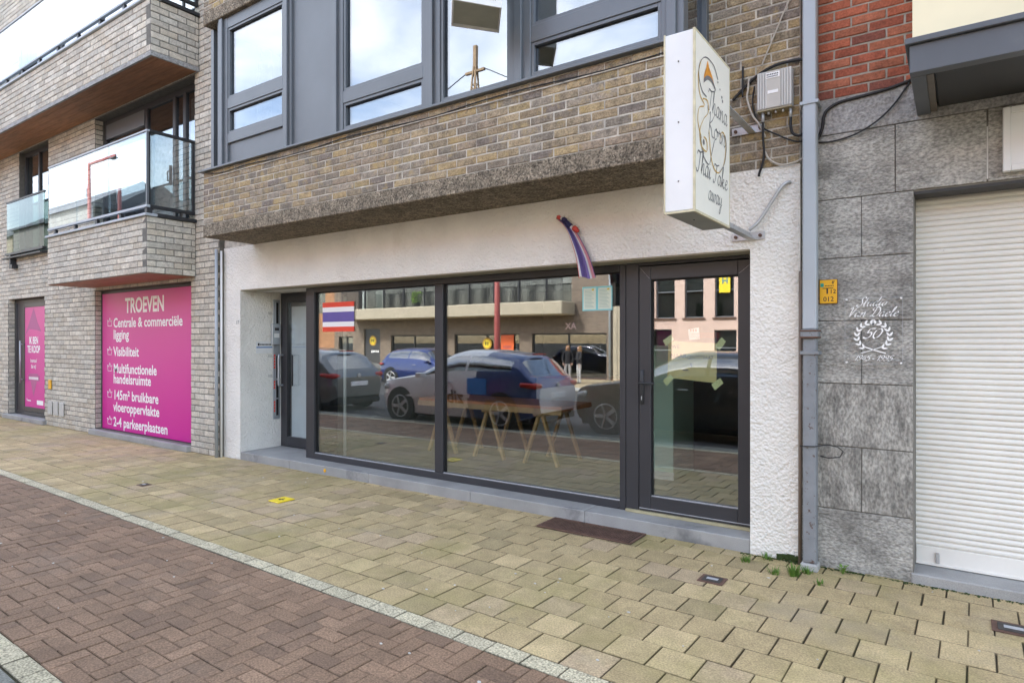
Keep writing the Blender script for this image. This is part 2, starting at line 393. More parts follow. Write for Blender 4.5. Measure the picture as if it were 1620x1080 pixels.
        for wn_, L_ in joined.items():
            w = L_[0][3]; V = []; F = []; T = []; n = 0
            for A, f, t, _ in L_:
                V.append(A - np.array(WO[w.name])); F += [tuple(n + q for q in ff) for ff in f]; T += list((*t, 1.0)) * len(A); n += len(A)
            me = bpy.data.meshes.new(s.name + 's'); me.from_pydata(np.concatenate(V).tolist(), [], F); me.materials.append(s.mat)
            at = me.attributes.new('tint', 'FLOAT_COLOR', 'POINT'); at.data.foreach_set('color', T); me.update()
            o = bpy.data.objects.new(s.name + '_courses', me); COL.objects.link(o); o.parent = w; o['kind'] = 'stuff'
class Pavers:
    """flat paving units; same split as Bricks"""
    def __init__(s, mat, name, palette, seed, nvar=24, edge=.3):
        s.edge = edge; s.mat, s.name, s.pal = mat, name, palette; s.r = random.Random(seed); s.items = []; s.nvar = nvar; s.cache = {}
    def variants(s, lx, ly):
        if (lx, ly) in s.cache: return s.cache[(lx, ly)]
        out = []; r = s.r
        for k in range(s.nvar):
            jt = lambda a: r.uniform(-a, a); hx, hy, e = lx / 2, ly / 2, 0.0045; h = jt(.0022)
            tp = [(sx * (hx - e), sy * (hy - e), h + jt(.0014)) for sx, sy in ((-1, -1), (1, -1), (1, 1), (-1, 1))]
            md = [(sx * hx + jt(.0012), sy * hy + jt(.0012), h - e) for sx, sy in ((-1, -1), (1, -1), (1, 1), (-1, 1))]
            bt = [(x, y, -.05) for x, y, _ in md]; v = tp + md + bt; f = [(0, 1, 2, 3)]
            for a, b in ((0, 4), (4, 8)):
                for i in range(4): f.append((a + i, b + i, b + (i + 1) % 4, a + (i + 1) % 4))
            c = s.pal[r.choices(range(len(s.pal)), [p[1] for p in s.pal])[0]][0]; g = r.uniform(.9, 1.1); t = tuple(x * g for x in c); td = [q for i_ in range(12) for q in ((*t, 1.0) if i_ < 4 else (*[x * s.edge for x in t], 1.0))]
            me = bpy.data.meshes.new(s.name); me.from_pydata(v, [], f); me.materials.append(s.mat)
            at = me.attributes.new('tint', 'FLOAT_COLOR', 'POINT'); at.data.foreach_set('color', td); me.update()
            out.append((me, np.array(v), f, td))
        s.cache[(lx, ly)] = out; return out
    def add(s, x, y, z, lx, ly, ang): s.items.append((x, y, z, lx, ly, ang))
    def finish(s, base, limit=300):
        rank = []
        for i, it in enumerate(s.items):
            q = project(it[:3])
            if q and -15 < q[0] < 1635 and 540 < q[1] < 1095: rank.append((it[3] * it[4] / q[2] ** 3, i))
        rank.sort(reverse=True); top = {i for _, i in rank[:limit]}; V = []; F = []; T = []; n = 0; o0 = WO[base.name]
        for i, (x, y, z, lx, ly, ang) in enumerate(s.items):
            me, v, f, t = s.variants(lx, ly)[s.r.randrange(s.nvar)]
            if i in top:
                o = bpy.data.objects.new(s.name, me); COL.objects.link(o); o.parent = base; o.location = (x - o0[0], y - o0[1], z - o0[2]); o.rotation_euler = (0, 0, ang)
            else:
                c, sn = math.cos(ang), math.sin(ang)
                A = np.stack([v[:, 0] * c - v[:, 1] * sn + x, v[:, 0] * sn + v[:, 1] * c + y, v[:, 2] + z], 1)
                V.append(A); F += [tuple(n + q for q in ff) for ff in f]; T += t; n += len(A)
        if V:
            me = bpy.data.meshes.new(s.name + 's'); me.from_pydata((np.concatenate(V) - np.array(o0)).tolist(), [], F); me.materials.append(s.mat)
            at = me.attributes.new('tint', 'FLOAT_COLOR', 'POINT'); at.data.foreach_set('color', T); me.update()
            o = bpy.data.objects.new(s.name + '_field', me); COL.objects.link(o); o.parent = base; o['kind'] = 'stuff'

# ------------------------------------------------------------------ surfaces
M_asph = pmat('asphalt', (.055, .055, .058), .9, .2, 3, .5, 90, .004, fine=.3, fscale=120)
M_base = pmat('joint_sand', (.085, .072, .046), .95, .3, 6, .4, 80, spots=(((.05, .07, .02), 3, .5, .2, .7),))
M_ypav = pmat('yellow_paver', (1, 1, 1), .85, .14, 7, .6, 110, .004, tint=True, fine=.30, fscale=105,
              spots=(((.245, .225, .075), 1.0, .49, .18, .5), ((.35, .295, .225), .9, .54, .18, .55), ((.17, .15, .10), 5.5, .66, .12, .5), ((.62, .58, .5), 38, .77, .02, .6)))
M_rpav = pmat('red_paver', (1, 1, 1), .85, .2, 3.0, .6, 110, .004, tint=True, fine=.36, fscale=105,
              spots=(((.15, .125, .10), 1.1, .55, .2, .5), ((.55, .5, .46), 30, .78, .02, .55)))
M_spav = pmat('pale_block', (1, 1, 1), .85, .12, 4, .5, 200, .003, tint=True, fine=.55, fscale=95, spots=(((.2, .2, .1), 4, .58, .2, .5),))
M_gpav = pmat('grey_paver', (1, 1, 1), .85, .15, 4, .5, 110, .004, tint=True, fine=.35, fscale=105)
M_opav = pmat('opposite_paving', (.36, .29, .18), .9, .15, 4, .2, 60)
M_lbrk = pmat('pale_brick', (1, 1, 1), .9, .18, 22, .7, 70, .005, tint=True, fine=.16, fscale=90, spots=(((.16, .155, .15), 1.6, .60, .16, .35),))
M_lmor = pmat('grey_mortar', (.15, .145, .13), .95, .15, 20, .3, 120)
M_mbrk = pmat('yellow_brown_brick', (1, 1, 1), .9, .28, 16, .9, 60, .009, tint=True, fine=.30, fscale=75, spots=(((.43, .315, .13), 7, .53, .12, .6), ((.10, .085, .07), 9, .60, .1, .7), ((.48, .43, .35), 22, .66, .06, .5)))
M_mmor = pmat('lime_mortar', (.50, .465, .40), .95, .3, 14, .5, 110, spots=(((.12, .11, .10), 6, .56, .15, .6),))
M_rbrk = pmat('red_brick', (1, 1, 1), .88, .18, 22, .5, 110, .004, tint=True, fine=.2, fscale=80, spots=(((.10, .05, .04), 5, .62, .12, .5),))
M_rmor = pmat('pale_mortar', (.34, .32, .28), .95, .25, 14, .4, 110)
M_stuc = pmat('white_stucco', (.82, .80, .75), .9, .07, 2.0, 1.0, 55, .016, vor=.6, spots=(((.50, .46, .38), 1.4, .60, .18, .40), ((.40, .40, .40), 14, .71, .06, .35)))
M_aggr = pmat('exposed_aggregate', (.20, .168, .125), .95, .4, 14, 1.0, 50, .012, fine=.7, fscale=62, spots=(((.10, .085, .06), 3, .5, .2, .5), ((.62, .55, .43), 40, .62, .05, .8)))
M_alu = pmat('grey_aluminium', (.15, .165, .18), .42, .06, 2, .04, 30, metal=.25)
M_alul = pmat('pale_aluminium', (.42, .45, .48), .38, .06, 2, metal=.5)
M_anth = pmat('anthracite_frame', (.045, .045, .05), .42, .08, 3, .03, 60, spots=(((.12, .11, .10), 7, .68, .1, .25),))
M_bead = pmat('glazing_bead', (.42, .43, .45), .5, .1, 8)
M_seal = pmat('black_seal', (.012, .012, .013), .7, .1)
M_blue = pmat('bluestone', (.325, .325, .32), .7, .16, 2.5, .3, 70, .003, fine=.15, spots=(((.09, .095, .105), 1.5, .57, .12, .75), ((.48, .48, .47), 4, .62, .1, .4)))
M_bstep = pmat('worn_bluestone_edge', (.37, .37, .36), .85, .15, 5, .5, 90, .004, fine=.2)
M_zinc = pmat('painted_zinc', (.40, .445, .49), .5, .05, 2, .03, 30, metal=.1)
M_iron = pmat('rusty_painted_iron', (.22, .235, .255), .65, .12, 8, .4, 40, spots=(((.09, .045, .03), 17, .60, .05, .9), ((.14, .12, .11), 5, .6, .15, .5)))
M_brnp = pmat('brown_conduit', (.20, .16, .13), .7, .15, 10)
M_rust = pmat('rusty_iron', (.13, .075, .055), .85, .3, 14, .5, 90)
M_dark = pmat('dark_metal', (.03, .032, .036), .45, .08)
M_wood = pmat('brown_soffit_wood', (.34, .165, .085), .6, .25, 3, .15, 40, stretch=(1.0, 8, 8), fine=.15)
M_pine = pmat('pine_wood', (.55, .36, .17), .6, .18, 4, .1, 40, stretch=(3, 3, 1))
M_tabl = pmat('red_brown_wood', (.60, .24, .10), .5, .25, 4, .1, 40, stretch=(1, 8, 8))
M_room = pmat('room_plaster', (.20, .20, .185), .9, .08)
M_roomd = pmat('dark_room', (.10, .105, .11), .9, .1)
M_floor = pmat('shop_floor', (.26, .245, .21), .5, .15, 2, .05, 20)
M_mint = pmat('mint_laminate', (.55, .76, .64), .5, .04, 2)
M_white = pmat('white_plastic', (.78, .79, .79), .4, .05, 3, spots=(((.60, .57, .48), 2.5, .64, .12, .35),))
M_cream = pmat('cream_panel', (.78, .71, .50), .7, .05, 3, .05, 40)
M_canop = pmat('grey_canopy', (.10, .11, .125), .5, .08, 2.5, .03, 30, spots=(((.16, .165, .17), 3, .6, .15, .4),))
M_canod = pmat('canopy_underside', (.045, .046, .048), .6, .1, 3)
M_shut = pmat('white_shutter', (.80, .785, .735), .5, .05, 2.5, spots=(((.55, .50, .38), 1.6, .56, .2, .45), ((.40, .38, .35), 18, .70, .06, .5)))
M_ston = pmat('grey_cladding_stone', (.345, .338, .315), .9, .35, 3.5, 1.0, 26, .016, stretch=(1, 1, 1.8), fine=.38, fscale=45, spots=(((.15, .145, .13), 2.2, .56, .14, .5), ((.58, .56, .50), 14, .62, .1, .5)))
M_stov = pmat('streaky_cladding_stone', (.31, .30, .275), .9, .4, 7, .9, 26, .012, stretch=(1.5, 1.5, .75), fine=.38, fscale=45, spots=(((.09, .087, .082), 5, .55, .12, .6), ((.52, .50, .45), 12, .63, .1, .5)))
M_conc = pmat('rough_concrete', (.34, .34, .335), .95, .25, 4, 1.0, 16, .03, fine=.3, fscale=45)
M_sjnt = pmat('stone_joint', (.20, .19, .17), .95, .2, 10)
M_cable = pmat('black_cable', (.018, .018, .02), .5, .1)
M_cablw = pmat('pale_cable', (.48, .44, .38), .6, .1)
M_galv = pmat('galvanised_steel', (.48, .49, .50), .45, .1, 12, metal=.5, spots=(((.25, .10, .05), 16, .63, .08, .7),))
M_orang = pmat('orange_yellow_plate', (.80, .42, .02), .4, .04)
M_yell = pmat('bright_yellow', (.85, .65, .03), .5, .06, 20)
M_ink = pmat('black_print', (.02, .02, .022), .5, 0)
M_wprt = pmat('white_print', (.90, .90, .90), .5, 0)
M_gprt = pmat('grey_print', (.16, .16, .17), .5, 0)
M_gold = pmat('gold_print', (.55, .33, .05), .4, .1, 30)
M_hat = pmat('orange_print', (.75, .30, .03), .4, .35, 14)
M_red = pmat('red_print', (.78, .07, .035), .5, .03)
M_navy = pmat('violet_blue_print', (.13, .10, .36), .5, .03)
M_turq = pmat('turquoise_print', (.25, .62, .66), .5, .05)
M_paper = pmat('pale_paper', (.66, .72, .62), .7, .05)
M_kraft = pmat('kraft_paper', (.72, .63, .30), .8, .08, 6)
M_tape = pmat('yellow_tape', (.78, .84, .46), .6, .05)
M_green = pmat('grass_green', (.10, .20, .03), .7, .3, 30)
M_leaf = pmat('weed_leaf', (.13, .24, .04), .6, .25, 40)
M_frost = pmat('frosted_film', (.66, .70, .71), .35, .05)
M_ltred = pmat('dusty_red', (.45, .10, .07), .6, .1)
G_shop = glass('shop_glass', .21, (.95, .98, .96), wob=.012)
G_up = glass('upper_window_glass', .25, (.6, .66, .7), wob=.03)
G_bal = glass('balcony_glass', .20, (.86, .92, .92), wob=.02)
G_clear = glass('clear_acrylic', .0, (.985, .985, .985))
G_car = glass('car_glass', .28, (.25, .28, .30))

# ------------------------------------------------------------------ ground
gm = MB(); gm.quad((-500, -500, -.42), (500, -500, -.42), (500, 500, -.42), (-500, 500, -.42))
tag(gm.build('ground', M_asph), kind='structure')
rm = MB(); rm.quad((-130, -10.8, -.27), (90, -10.8, -.27), (90, 1.7, -.016), (-130, 1.7, -.016)); rm.quad((-130, -10.8, -.40), (90, -10.8, -.40), (90, -10.8, -.27), (-130, -10.8, -.27))
tag(rm.build('road', M_asph), kind='structure')
om = MB(); om.box(-130, 90, -16.5, -10.95, -.41, -.17); tag(om.build('opposite_pavement', M_opav), kind='structure')
km = MB(); km.box(-130, 90, -10.95, -10.8, -.41, -.165, .01); tag(km.build('opposite_kerb', M_bstep), kind='structure')
PHI = -0.0185; PO = (-2.0, 2.752); pc, ps = math.cos(PHI), math.sin(PHI)
def pw(a, b): return PO[0] + a * pc - b * ps, PO[1] + a * ps + b * pc
def sheet(name, b0, b1, z, zlow, a0=-40, a1=14):
    m = MB(); A = [pw(a0, b0), pw(a1, b0), pw(a1, b1), pw(a0, b1)]
    m.prism(A, 'z', zlow, z); return tag(m.build(name, M_base), kind='structure')
PAVE = sheet('pavement', -.002, 3.2, -.014, -.3)
STRIP = sheet('pale_edging_strip', -.118, -.002, -.0105, -.3)
PATH = sheet('red_cycle_path', -1.524, -.118, -.011, -.3)
STRIP2 = sheet('outer_edging_strip', -1.65, -1.524, -.0115, -.3)
GUT = sheet('grey_gutter', -1.98, -1.65, -.013, -.3)
yp = Pavers(M_ypav, 'paver', [((.425, .33, .18), 4), ((.385, .30, .162), 3), ((.46, .36, .20), 2), ((.43, .33, .205), 1), ((.34, .27, .148), 1.5)], 3, edge=.38)
JP = .2365
for j in range(11):
    b = (j + .5) * JP
    for i in range(-95, 40):
        a = -.117 + (i + .5) * JP + (JP * .5 if j % 2 else 0) + rnd.uniform(-.0015, .0015)
        x, y = pw(a, b)
        if y > 5.12 or x < -26 or x > 6: continue
        yp.add(x, y, 0.0, JP - .0062, JP - .0062, PHI)
yp.finish(PAVE)
rp = Pavers(M_rpav, 'red_paver', [((.235, .152, .098), 4), ((.222, .144, .093), 3), ((.25, .163, .106), 2), ((.205, .134, .089), 1)], 5, edge=.78)
CW = .1005
for i in range(-205, 80):
    for k in range(14):
        d = (i - k) % 4; b = -.118 - (k + .5) * CW; a = i * CW + .03
        if d == 0: x, y = pw(a + CW / 2, b); rp.add(x, y, -.001, 2 * CW - .0036, CW - .0036, PHI)
        elif d == 3:
            if k < 13: x, y = pw(a, b - CW / 2); rp.add(x, y, -.001, 2 * CW - .0036, CW - .0036, PHI + R(90))
            else: x, y = pw(a, b); rp.add(x, y, -.001, CW - .005, CW - .005, PHI)
        elif d == 2 and k == 0: x, y = pw(a, b); rp.add(x, y, -.001, CW - .005, CW - .005, PHI)
rp.finish(PATH)
sp = Pavers(M_spav, 'pale_block', [((.47, .425, .30), 3), ((.50, .45, .32), 2), ((.43, .39, .28), 1)], 9)
for i in range(-95, 35):
    x, y = pw(.09 + i * .224, -.06); sp.add(x, y, .0015, .219, .110, PHI)
sp.finish(STRIP)
sp2 = Pavers(M_spav, 'pale_block', [((.45, .41, .29), 3), ((.48, .435, .31), 2)], 10)
for i in range(-95, 35):
    x, y = pw(.04 + i * .224, -1.587); sp2.add(x, y, .0015, .219, .118, PHI)
sp2.finish(STRIP2)

gp = Pavers(M_gpav, 'grey_block', [((.20, .205, .18), 3), ((.17, .175, .155), 2), ((.23, .23, .20), 1)], 11, edge=.6)
for k in range(3):
    for i in range(-95, 35):
        x, y = pw(.02 + i * .22 + (.11 if k % 2 else 0), -1.705 - k * .11); gp.add(x, y, -.004, .215, .105, PHI)
gp.finish(GUT)

# ------------------------------------------------------------------ generic building pieces
def frame_ring(mb, x0, x1, z0, z1, w, y0, y1, bev=.003):
    mb.box(x0, x0 + w, y0, y1, z0, z1, bev); mb.box(x1 - w, x1, y0, y1, z0, z1, bev)
    mb.box(x0 + w, x1 - w, y0 + .001, y1, z0, z0 + w, bev); mb.box(x0 + w, x1 - w, y0 + .001, y1, z1 - w, z1, bev)
def part(parent, name, mat, fn, smooth=False, origin=None):
    m = MB(); fn(m); return m.build(name, mat, parent, smooth)
def boxp(parent, name, mat, *a, **k):
    m = MB(); m.box(*a, **k); return m.build(name, mat, parent)
def room(parent, x0, x1, y0, y1, z0, z1, mat, name='room_interior'):
    m = MB()
    m.quad((x0, y1, z0), (x1, y1, z0), (x1, y1, z1), (x0, y1, z1)); m.quad((x0, y0, z0), (x0, y1, z0), (x0, y1, z1), (x0, y0, z1))
    m.quad((x1, y1, z0), (x1, y0, z0), (x1, y0, z1), (x1, y1, z1)); m.quad((x0, y0, z1), (x0, y1, z1), (x1, y1, z1), (x1, y0, z1))
    m.quad((x0, y1, z0), (x0, y0, z0), (x1, y0, z0), (x1, y1, z0)); return m.build(name, mat, parent)

# ------------------------------------------------------------------ left building: pale brick apartments
LB = thing('apartment_building', 'pale grey brick apartment building with glass balconies and magenta shop posters', 'building', (-12.5, 4.93, 0))
lb = Bricks(M_lbrk, .246, .0856, .011, [((.53, .49, .415), 4), ((.505, .47, .405), 3), ((.56, .52, .445), 2), ((.46, .43, .375), 1.2), ((.545, .49, .40), 1)], 21)
WY = 4.93; X0 = -20.0
def hole(xa, xb, za, zb): return (xa - X0, xb - X0, za, zb)
lholes = [hole(-12.30, -9.156, .09, 2.48), hole(-16.40, -14.50, .07, 2.48), hole(-19.6, -16.95, .09, 2.48),
          hole(-15.80, -14.32, 3.36, 5.46), hole(-12.30, -9.06, 3.30, 5.46), hole(-15.8, -9.06, 6.3, 8.2)]
wl_ = lb.panel(LB, (X0, WY, 0.0), False, 11.585, 9.07, lholes, .32, M_lmor)
boxp(LB, 'side_wall', M_lmor, -8.72, -8.42, 5.26, 11, 0, 9.0)
boxp(LB, 'roof_slab', M_lmor, -20, -8.42, 4.95, 11, 9.08, 9.3)
# brick reveals beside the openings (the side that faces the camera)
lbr = lambda X, z0, z1, d: lb.panel(LB, (X + .004, WY + .004, z0), True, d, z1 - z0, (), .02, M_lmor, 'reveal')
lbr(-12.30, .10, 2.48, .10); lbr(-16.40, .10, 2.48, .11); lbr(-12.30, 3.34, 5.46, .13)
# shop window behind the large poster
def lwin(x0, x1, z0, z1, y, name='shop_window', fw=.05, gm_=G_up, mid=()):
    m = MB(); frame_ring(m, x0, x1, z0, z1, fw, y, y + .07)
    for xm in mid: m.box(xm - fw / 2, xm + fw / 2, y + .002, y + .068, z0 + fw, z1 - fw, .003)
    w = m.build(name, M_anth if gm_ is not G_bal else M_alu, LB)
    xs = [x0 + fw] + list(mid) + [x1 - fw]
    for a, b in zip(xs[:-1], xs[1:]):
        boxp(w, 'pane', gm_, a + (fw / 2 if a in mid else 0), b - (fw / 2 if b in mid else 0), y + .03, y + .042, z0 + fw, z1 - fw)
    return w
lwin(-12.29, -9.165, .10, 2.475, 5.035)
lwin(-19.59, -16.96, .10, 2.475, 5.035)
for x0, x1 in ((-12.40, -9.156), (-16.55, -14.40), (-19.7, -16.9)):
    boxp(LB, 'sill', M_blue, x0, x1, 4.865, 5.05, 0.0, .088, bev=.006)
# entrance door with its poster
D = part(LB, 'door', M_anth, lambda m: (frame_ring(m, -16.38, -14.52, .09, 2.47, .07, 5.05, 5.12), frame_ring(m, -15.98, -14.60, .17, 2.40, .09, 5.052, 5.11), m.box(-16.31, -16.0, 5.06, 5.10, .16, 2.40)))
boxp(D, 'pane', G_up, -15.89, -14.69, 5.07, 5.082, .26, 2.31)
part(D, 'handle', M_alul, lambda m: (m.tube([(-15.93, 4.99, .75), (-15.93, 4.99, 1.62)], .016, 10), m.tube([(-15.93, 4.99, .82), (-15.93, 5.06, .82)], .01), m.tube([(-15.93, 4.99, 1.55), (-15.93, 5.06, 1.55)], .01)), True)
# upper floors
lwin(-15.79, -14.33, 3.37, 5.45, 5.02, 'window', .07, G_up, (-15.05,))
w = lwin(-12.29, -9.07, 3.34, 5.45, 5.075, 'balcony_window', .08, G_up, (-10.80, -9.92, -9.62))
part(w, 'top_panel', M_alu, lambda m: m.box(-12.2, -10.85, 5.07, 5.12, 5.12, 5.37))
part(w, 'door_handle', M_dark, lambda m: (m.box(-9.985, -9.96, 5.03, 5.075, 4.02, 4.32, .004), m.box(-10.04, -9.985, 5.03, 5.045, 4.22, 4.24), m.box(-10.04, -9.985, 5.03, 5.045, 4.08, 4.10), m.box(-10.04, -10.03, 5.03, 5.045, 4.08, 4.24)))
part(w, 'curtain', pmat('pale_curtain', (.62, .60, .52), .9, .1), lambda m: [m.tube([(-9.60 + k * .045, 5.2, 3.4), (-9.60 + k * .045, 5.2, 5.3)], .026, 8) for k in range(12)], True)
lwin(-15.79, -9.07, 6.31, 8.19, 5.06, 'upper_window', .08, G_up, (-14.1, -12.4, -10.7))
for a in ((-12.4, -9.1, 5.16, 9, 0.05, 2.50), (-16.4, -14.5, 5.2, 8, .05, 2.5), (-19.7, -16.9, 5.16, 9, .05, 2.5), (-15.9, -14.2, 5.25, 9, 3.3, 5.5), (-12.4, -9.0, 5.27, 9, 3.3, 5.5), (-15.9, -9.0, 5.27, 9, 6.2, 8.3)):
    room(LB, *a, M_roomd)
# juliet balustrade of the left window
J = part(LB, 'balustrade', M_dark, lambda m: m.box(-16.32, -14.33, 4.86, 4.90, 4.47, 4.50)); part(J, 'lower_rail', M_dark, lambda m: (m.box(-16.32, -14.33, 4.84, 4.91, 3.385, 3.43), m.box(-16.0, -15.93, 4.82, 4.92, 3.10, 3.385), m.box(-15.93, -15.84, 4.82, 4.92, 3.10, 3.18), m.box(-16.38, -14.33, 4.80, 4.93, 3.31, 3.335)))
boxp(J, 'glass_panel', glass('juliet_glass', .0, (.55, .62, .58)), -16.3, -14.34, 4.872, 4.886, 3.43, 4.47)
# balconies
def balcony(xl, xr, yf, zb, zt, joints, zg0, zg1, name, fascia):
    B = bpy.data.objects.new(name, None); COL.objects.link(B); B.parent = LB; B.location = (0, 0, 0); WO[B.name] = WO['apartment_building']
    # parapet is built straight under the balcony so its bricks stay on the third level
    lb.panel(B, (xl, yf, zb), False, xr - xl, zt - zb, (), .12, M_lmor, 'parapet', cut=.02)
    lb.panel(B, (xr, yf, zb), True, WY - yf - .002, zt - zb, (), .12, M_lmor, 'parapet')
    boxp(B, 'floor_slab', M_lmor, xl + .01, xr - .13, yf + .13, WY, zb + .1, zb + .26)
    ny = 5; d = (WY - yf - .02) / ny
    for k in range(ny):
        boxp(B, 'soffit_board', M_wood, xl, xr - .012, yf + .012 + k * d, yf + .012 + (k + 1) * d - .004, zb - fascia + .012, zb - .004 if fascia < .03 else zb - .01)
    if fascia > .03:
        part(B, 'fascia', M_conc, lambda m: (m.box(xl, xr + .004, yf - .004, yf + .03, zb - fascia, zb - .003), m.box(xr - .03, xr + .004, yf + .031, WY - .001, zb - fascia, zb - .003)))
    part(B, 'cap', M_zinc, lambda m: m.box(xl - .03, xr + .03, yf - .035, yf + .13, zt + .001, zt + .035, .004))
    part(B, 'cap', M_dark, lambda m: m.box(xr - .13, xr + .0295, yf + .131, WY + .0, zt + .002, zt + .05, .004))
    for p in [xl + .25 + k * (xr - xl - .3) / max(1, round((xr - xl) / .8)) for k in range(max(2, round((xr - xl) / .8) + 1))]:
        boxp(B, 'post', M_dark, p - .03, p + .03, yf + .01, yf + .05, zt + .035, zg0 - .003)
    boxp(B, 'post', M_dark, xr - .06, xr - .005, yf + .02, yf + .075, zt + .04, zg0 - .003)
    boxp(B, 'post', M_dark, xr - .045, xr - .01, yf + .45, yf + .48, zt + .05, zg0 - .003)
    part(B, 'rail', M_zinc, lambda m: m.box(xl, xr, yf - .005, yf + .045, zg0, zg0 + .035, .003))
    part(B, 'rail', M_dark, lambda m: m.box(xr - .05, xr - .002, yf + .046, WY - .01, zg0 - .004, zg0 + .04, .003))
    part(B, 'rail', M_zinc, lambda m: m.box(xl, xr, yf, yf + .04, zg1, zg1 + .025, .003))
    part(B, 'rail', M_dark, lambda m: m.box(xr - .045, xr - .003, yf + .041, WY - .01, zg1 - .004, zg1 + .035, .003))
    boxp(B, 'post', M_alu, xr - .025, xr - .002, yf + .002, yf + .03, zg0 + .035, zg1)
    boxp(B, 'post', M_dark, xr - .04, xr - .008, WY - .05, WY - .012, zg0 + .04, zg1 - .004)
    xs = [xl + .01] + joints + [xr - .03]
    for a, b in zip(xs[:-1], xs[1:]): boxp(B, 'glass_panel', G_bal, a + .006, b - .006, yf + .012, yf + .024, zg0 + .035, zg1)
    boxp(B, 'glass_panel', G_bal, xr - .03, xr - .018, yf + .06, WY - .05, zg0 + .04, zg1 - .004)
    return B
balcony(-12.36, -9.02, 4.25, 2.54, 3.31, [-11.28, -10.18], 3.43, 4.46, 'balcony', .02)
balcony(-19.9, -8.935, 4.26, 5.535, 6.25, [-18.2, -17.1, -16.0, -14.8, -13.6, -12.5, -11.4, -10.2], 6.40, 7.34, 'balcony', .065)
lb.finish()

# ------------------------------------------------------------------ middle building: the shop
SB = thing('shop_building', 'white stucco shopfront with dark window frames below a yellow brown brick bay', 'building', (-4.7, 5.0, 0))
YF = 5.0; YS = 5.235
part(SB, 'left_pilaster', M_stuc, lambda m: m.box(-8.452, -8.02, YF, 5.64, -.02, 2.306))
part(SB, 'right_pilaster', M_stuc, lambda m: m.box(-1.297, -.945, YF, 5.9, -.02, 2.306))
part(SB, 'lintel_band', M_stuc, lambda m: m.box(-8.452, -.945, YF, 5.9, 2.3061, 2.8985))
part(SB, 'lintel_edge', pmat('beige_trim', (.40, .37, .29), .8, .1), lambda m: m.box(-8.02, -1.298, YF + .012, YS - .004, 2.296, 2.3055))
# threshold slabs
for i, (a, b) in enumerate(((-8.018, -6.95), (-6.947, -5.5), (-5.497, -4.02), (-4.017, -2.72), (-2.717, -1.30))):
    o = boxp(SB, 'threshold_slab', M_blue, a, b, 5.002, 5.66 if b < -6.9 else 5.32, -.02, .104 + (i % 2) * .002, bev=.006)
# shopfront frame
def fr(m):
    m.box(-6.92, -6.758, YS, YS + .08, .106, 2.292, .004)
    m.box(-4.70, -4.585, YS, YS + .08, .181, 2.2285, .004)
    m.box(-2.49, -2.432, YS, YS + .08, .106, 2.292, .004)
    m.box(-6.757, -2.491, YS, YS + .08, .106, .178, .004)
    m.box(-6.757, -2.491, YS, YS + .08, 2.2295, 2.292, .004)
    m.box(-2.425, -2.305, YS - .005, YS + .08, .106, 2.292, .004)
    m.box(-2.304, -1.299, YS - .003, YS + .08, 2.266, 2.292, .003)
SHF = part(SB, 'shopfront_frame', M_anth, fr)
part(SHF, 'glazing_bead', M_bead, lambda m: (m.box(-6.755, -4.702, YS + .012, YS + .03, .178, .187), m.box(-4.583, -2.492, YS + .012, YS + .03, .178, .187)))
part(SHF, 'seal', M_seal, lambda m: (m.box(-2.4315, -2.4255, YS + .02, YS + .06, .11, 2.29), m.box(-6.757, -6.748, YS + .03, YS + .05, .188, 2.228), m.box(-4.584, -4.572, YS + .03, YS + .05, .188, 2.228), m.box(-6.747, -4.702, YS + .03, YS + .05, 2.218, 2.2285), m.box(-4.571, -2.492, YS + .03, YS + .05, 2.218, 2.2285)))
boxp(SB, 'shop_window_pane', G_shop, -6.757, -4.702, YS + .04, YS + .052, .18, 2.229)
boxp(SB, 'shop_window_pane', G_shop, -4.584, -2.491, YS + .04, YS + .052, .18, 2.229)
# shop door
DR = part(SB, 'shop_door', M_anth, lambda m: (m.box(-2.297, -2.19, YS - .012, YS + .06, .132, 2.258, .004), m.box(-1.45, -1.302, YS - .012, YS + .06, .132, 2.258, .004),
    m.box(-2.1895, -1.4505, YS - .0115, YS + .06, 2.14, 2.258, .004), m.box(-2.1895, -1.4505, YS - .0115, YS + .06, .132, .262, .004)))
boxp(DR, 'pane', G_shop, -2.19, -1.45, YS + .025, YS + .037, .264, 2.139)
part(DR, 'glazing_bead', M_bead, lambda m: (m.box(-2.188, -1.452, YS + .0, YS + .02, .262, .270), m.box(-2.295, -1.304, YS - .016, YS - .006, .150, .156)))
part(DR, 'seal', M_seal, lambda m: (m.box(-2.19, -2.178, YS + .012, YS + .024, .272, 2.138), m.box(-2.178, -1.452, YS + .012, YS + .024, 2.128, 2.1385)))
part(DR, 'mitre_joint', M_bead, lambda m: (m.bar((-2.292, YS - .0125, 2.253), (-2.20, YS - .0125, 2.15), .0015, .0015), m.bar((-1.307, YS - .0125, 2.253), (-1.44, YS - .0125, 2.15), .0015, .0015)))
part(DR, 'door_handle', M_dark, lambda m: (m.box(-2.285, -2.25, YS - .026, YS - .0125, 1.06, 1.36, .005), m.tube([(-2.268, YS - .02, 1.245), (-2.268, YS - .075, 1.245), (-2.25, YS - .08, 1.245), (-2.13, YS - .08, 1.245)], .010, 8)), True)
part(DR, 'lock_cylinder', M_galv, lambda m: m.box(-2.272, -2.264, YS - .031, YS - .0262, 1.095, 1.13, .003))
part(SB, 'door_sill_strip', pmat('sandy_strip', (.42, .38, .24), .9, .15), lambda m: m.box(-2.42, -1.30, YS - .03, YS + .06, .1065, .129))
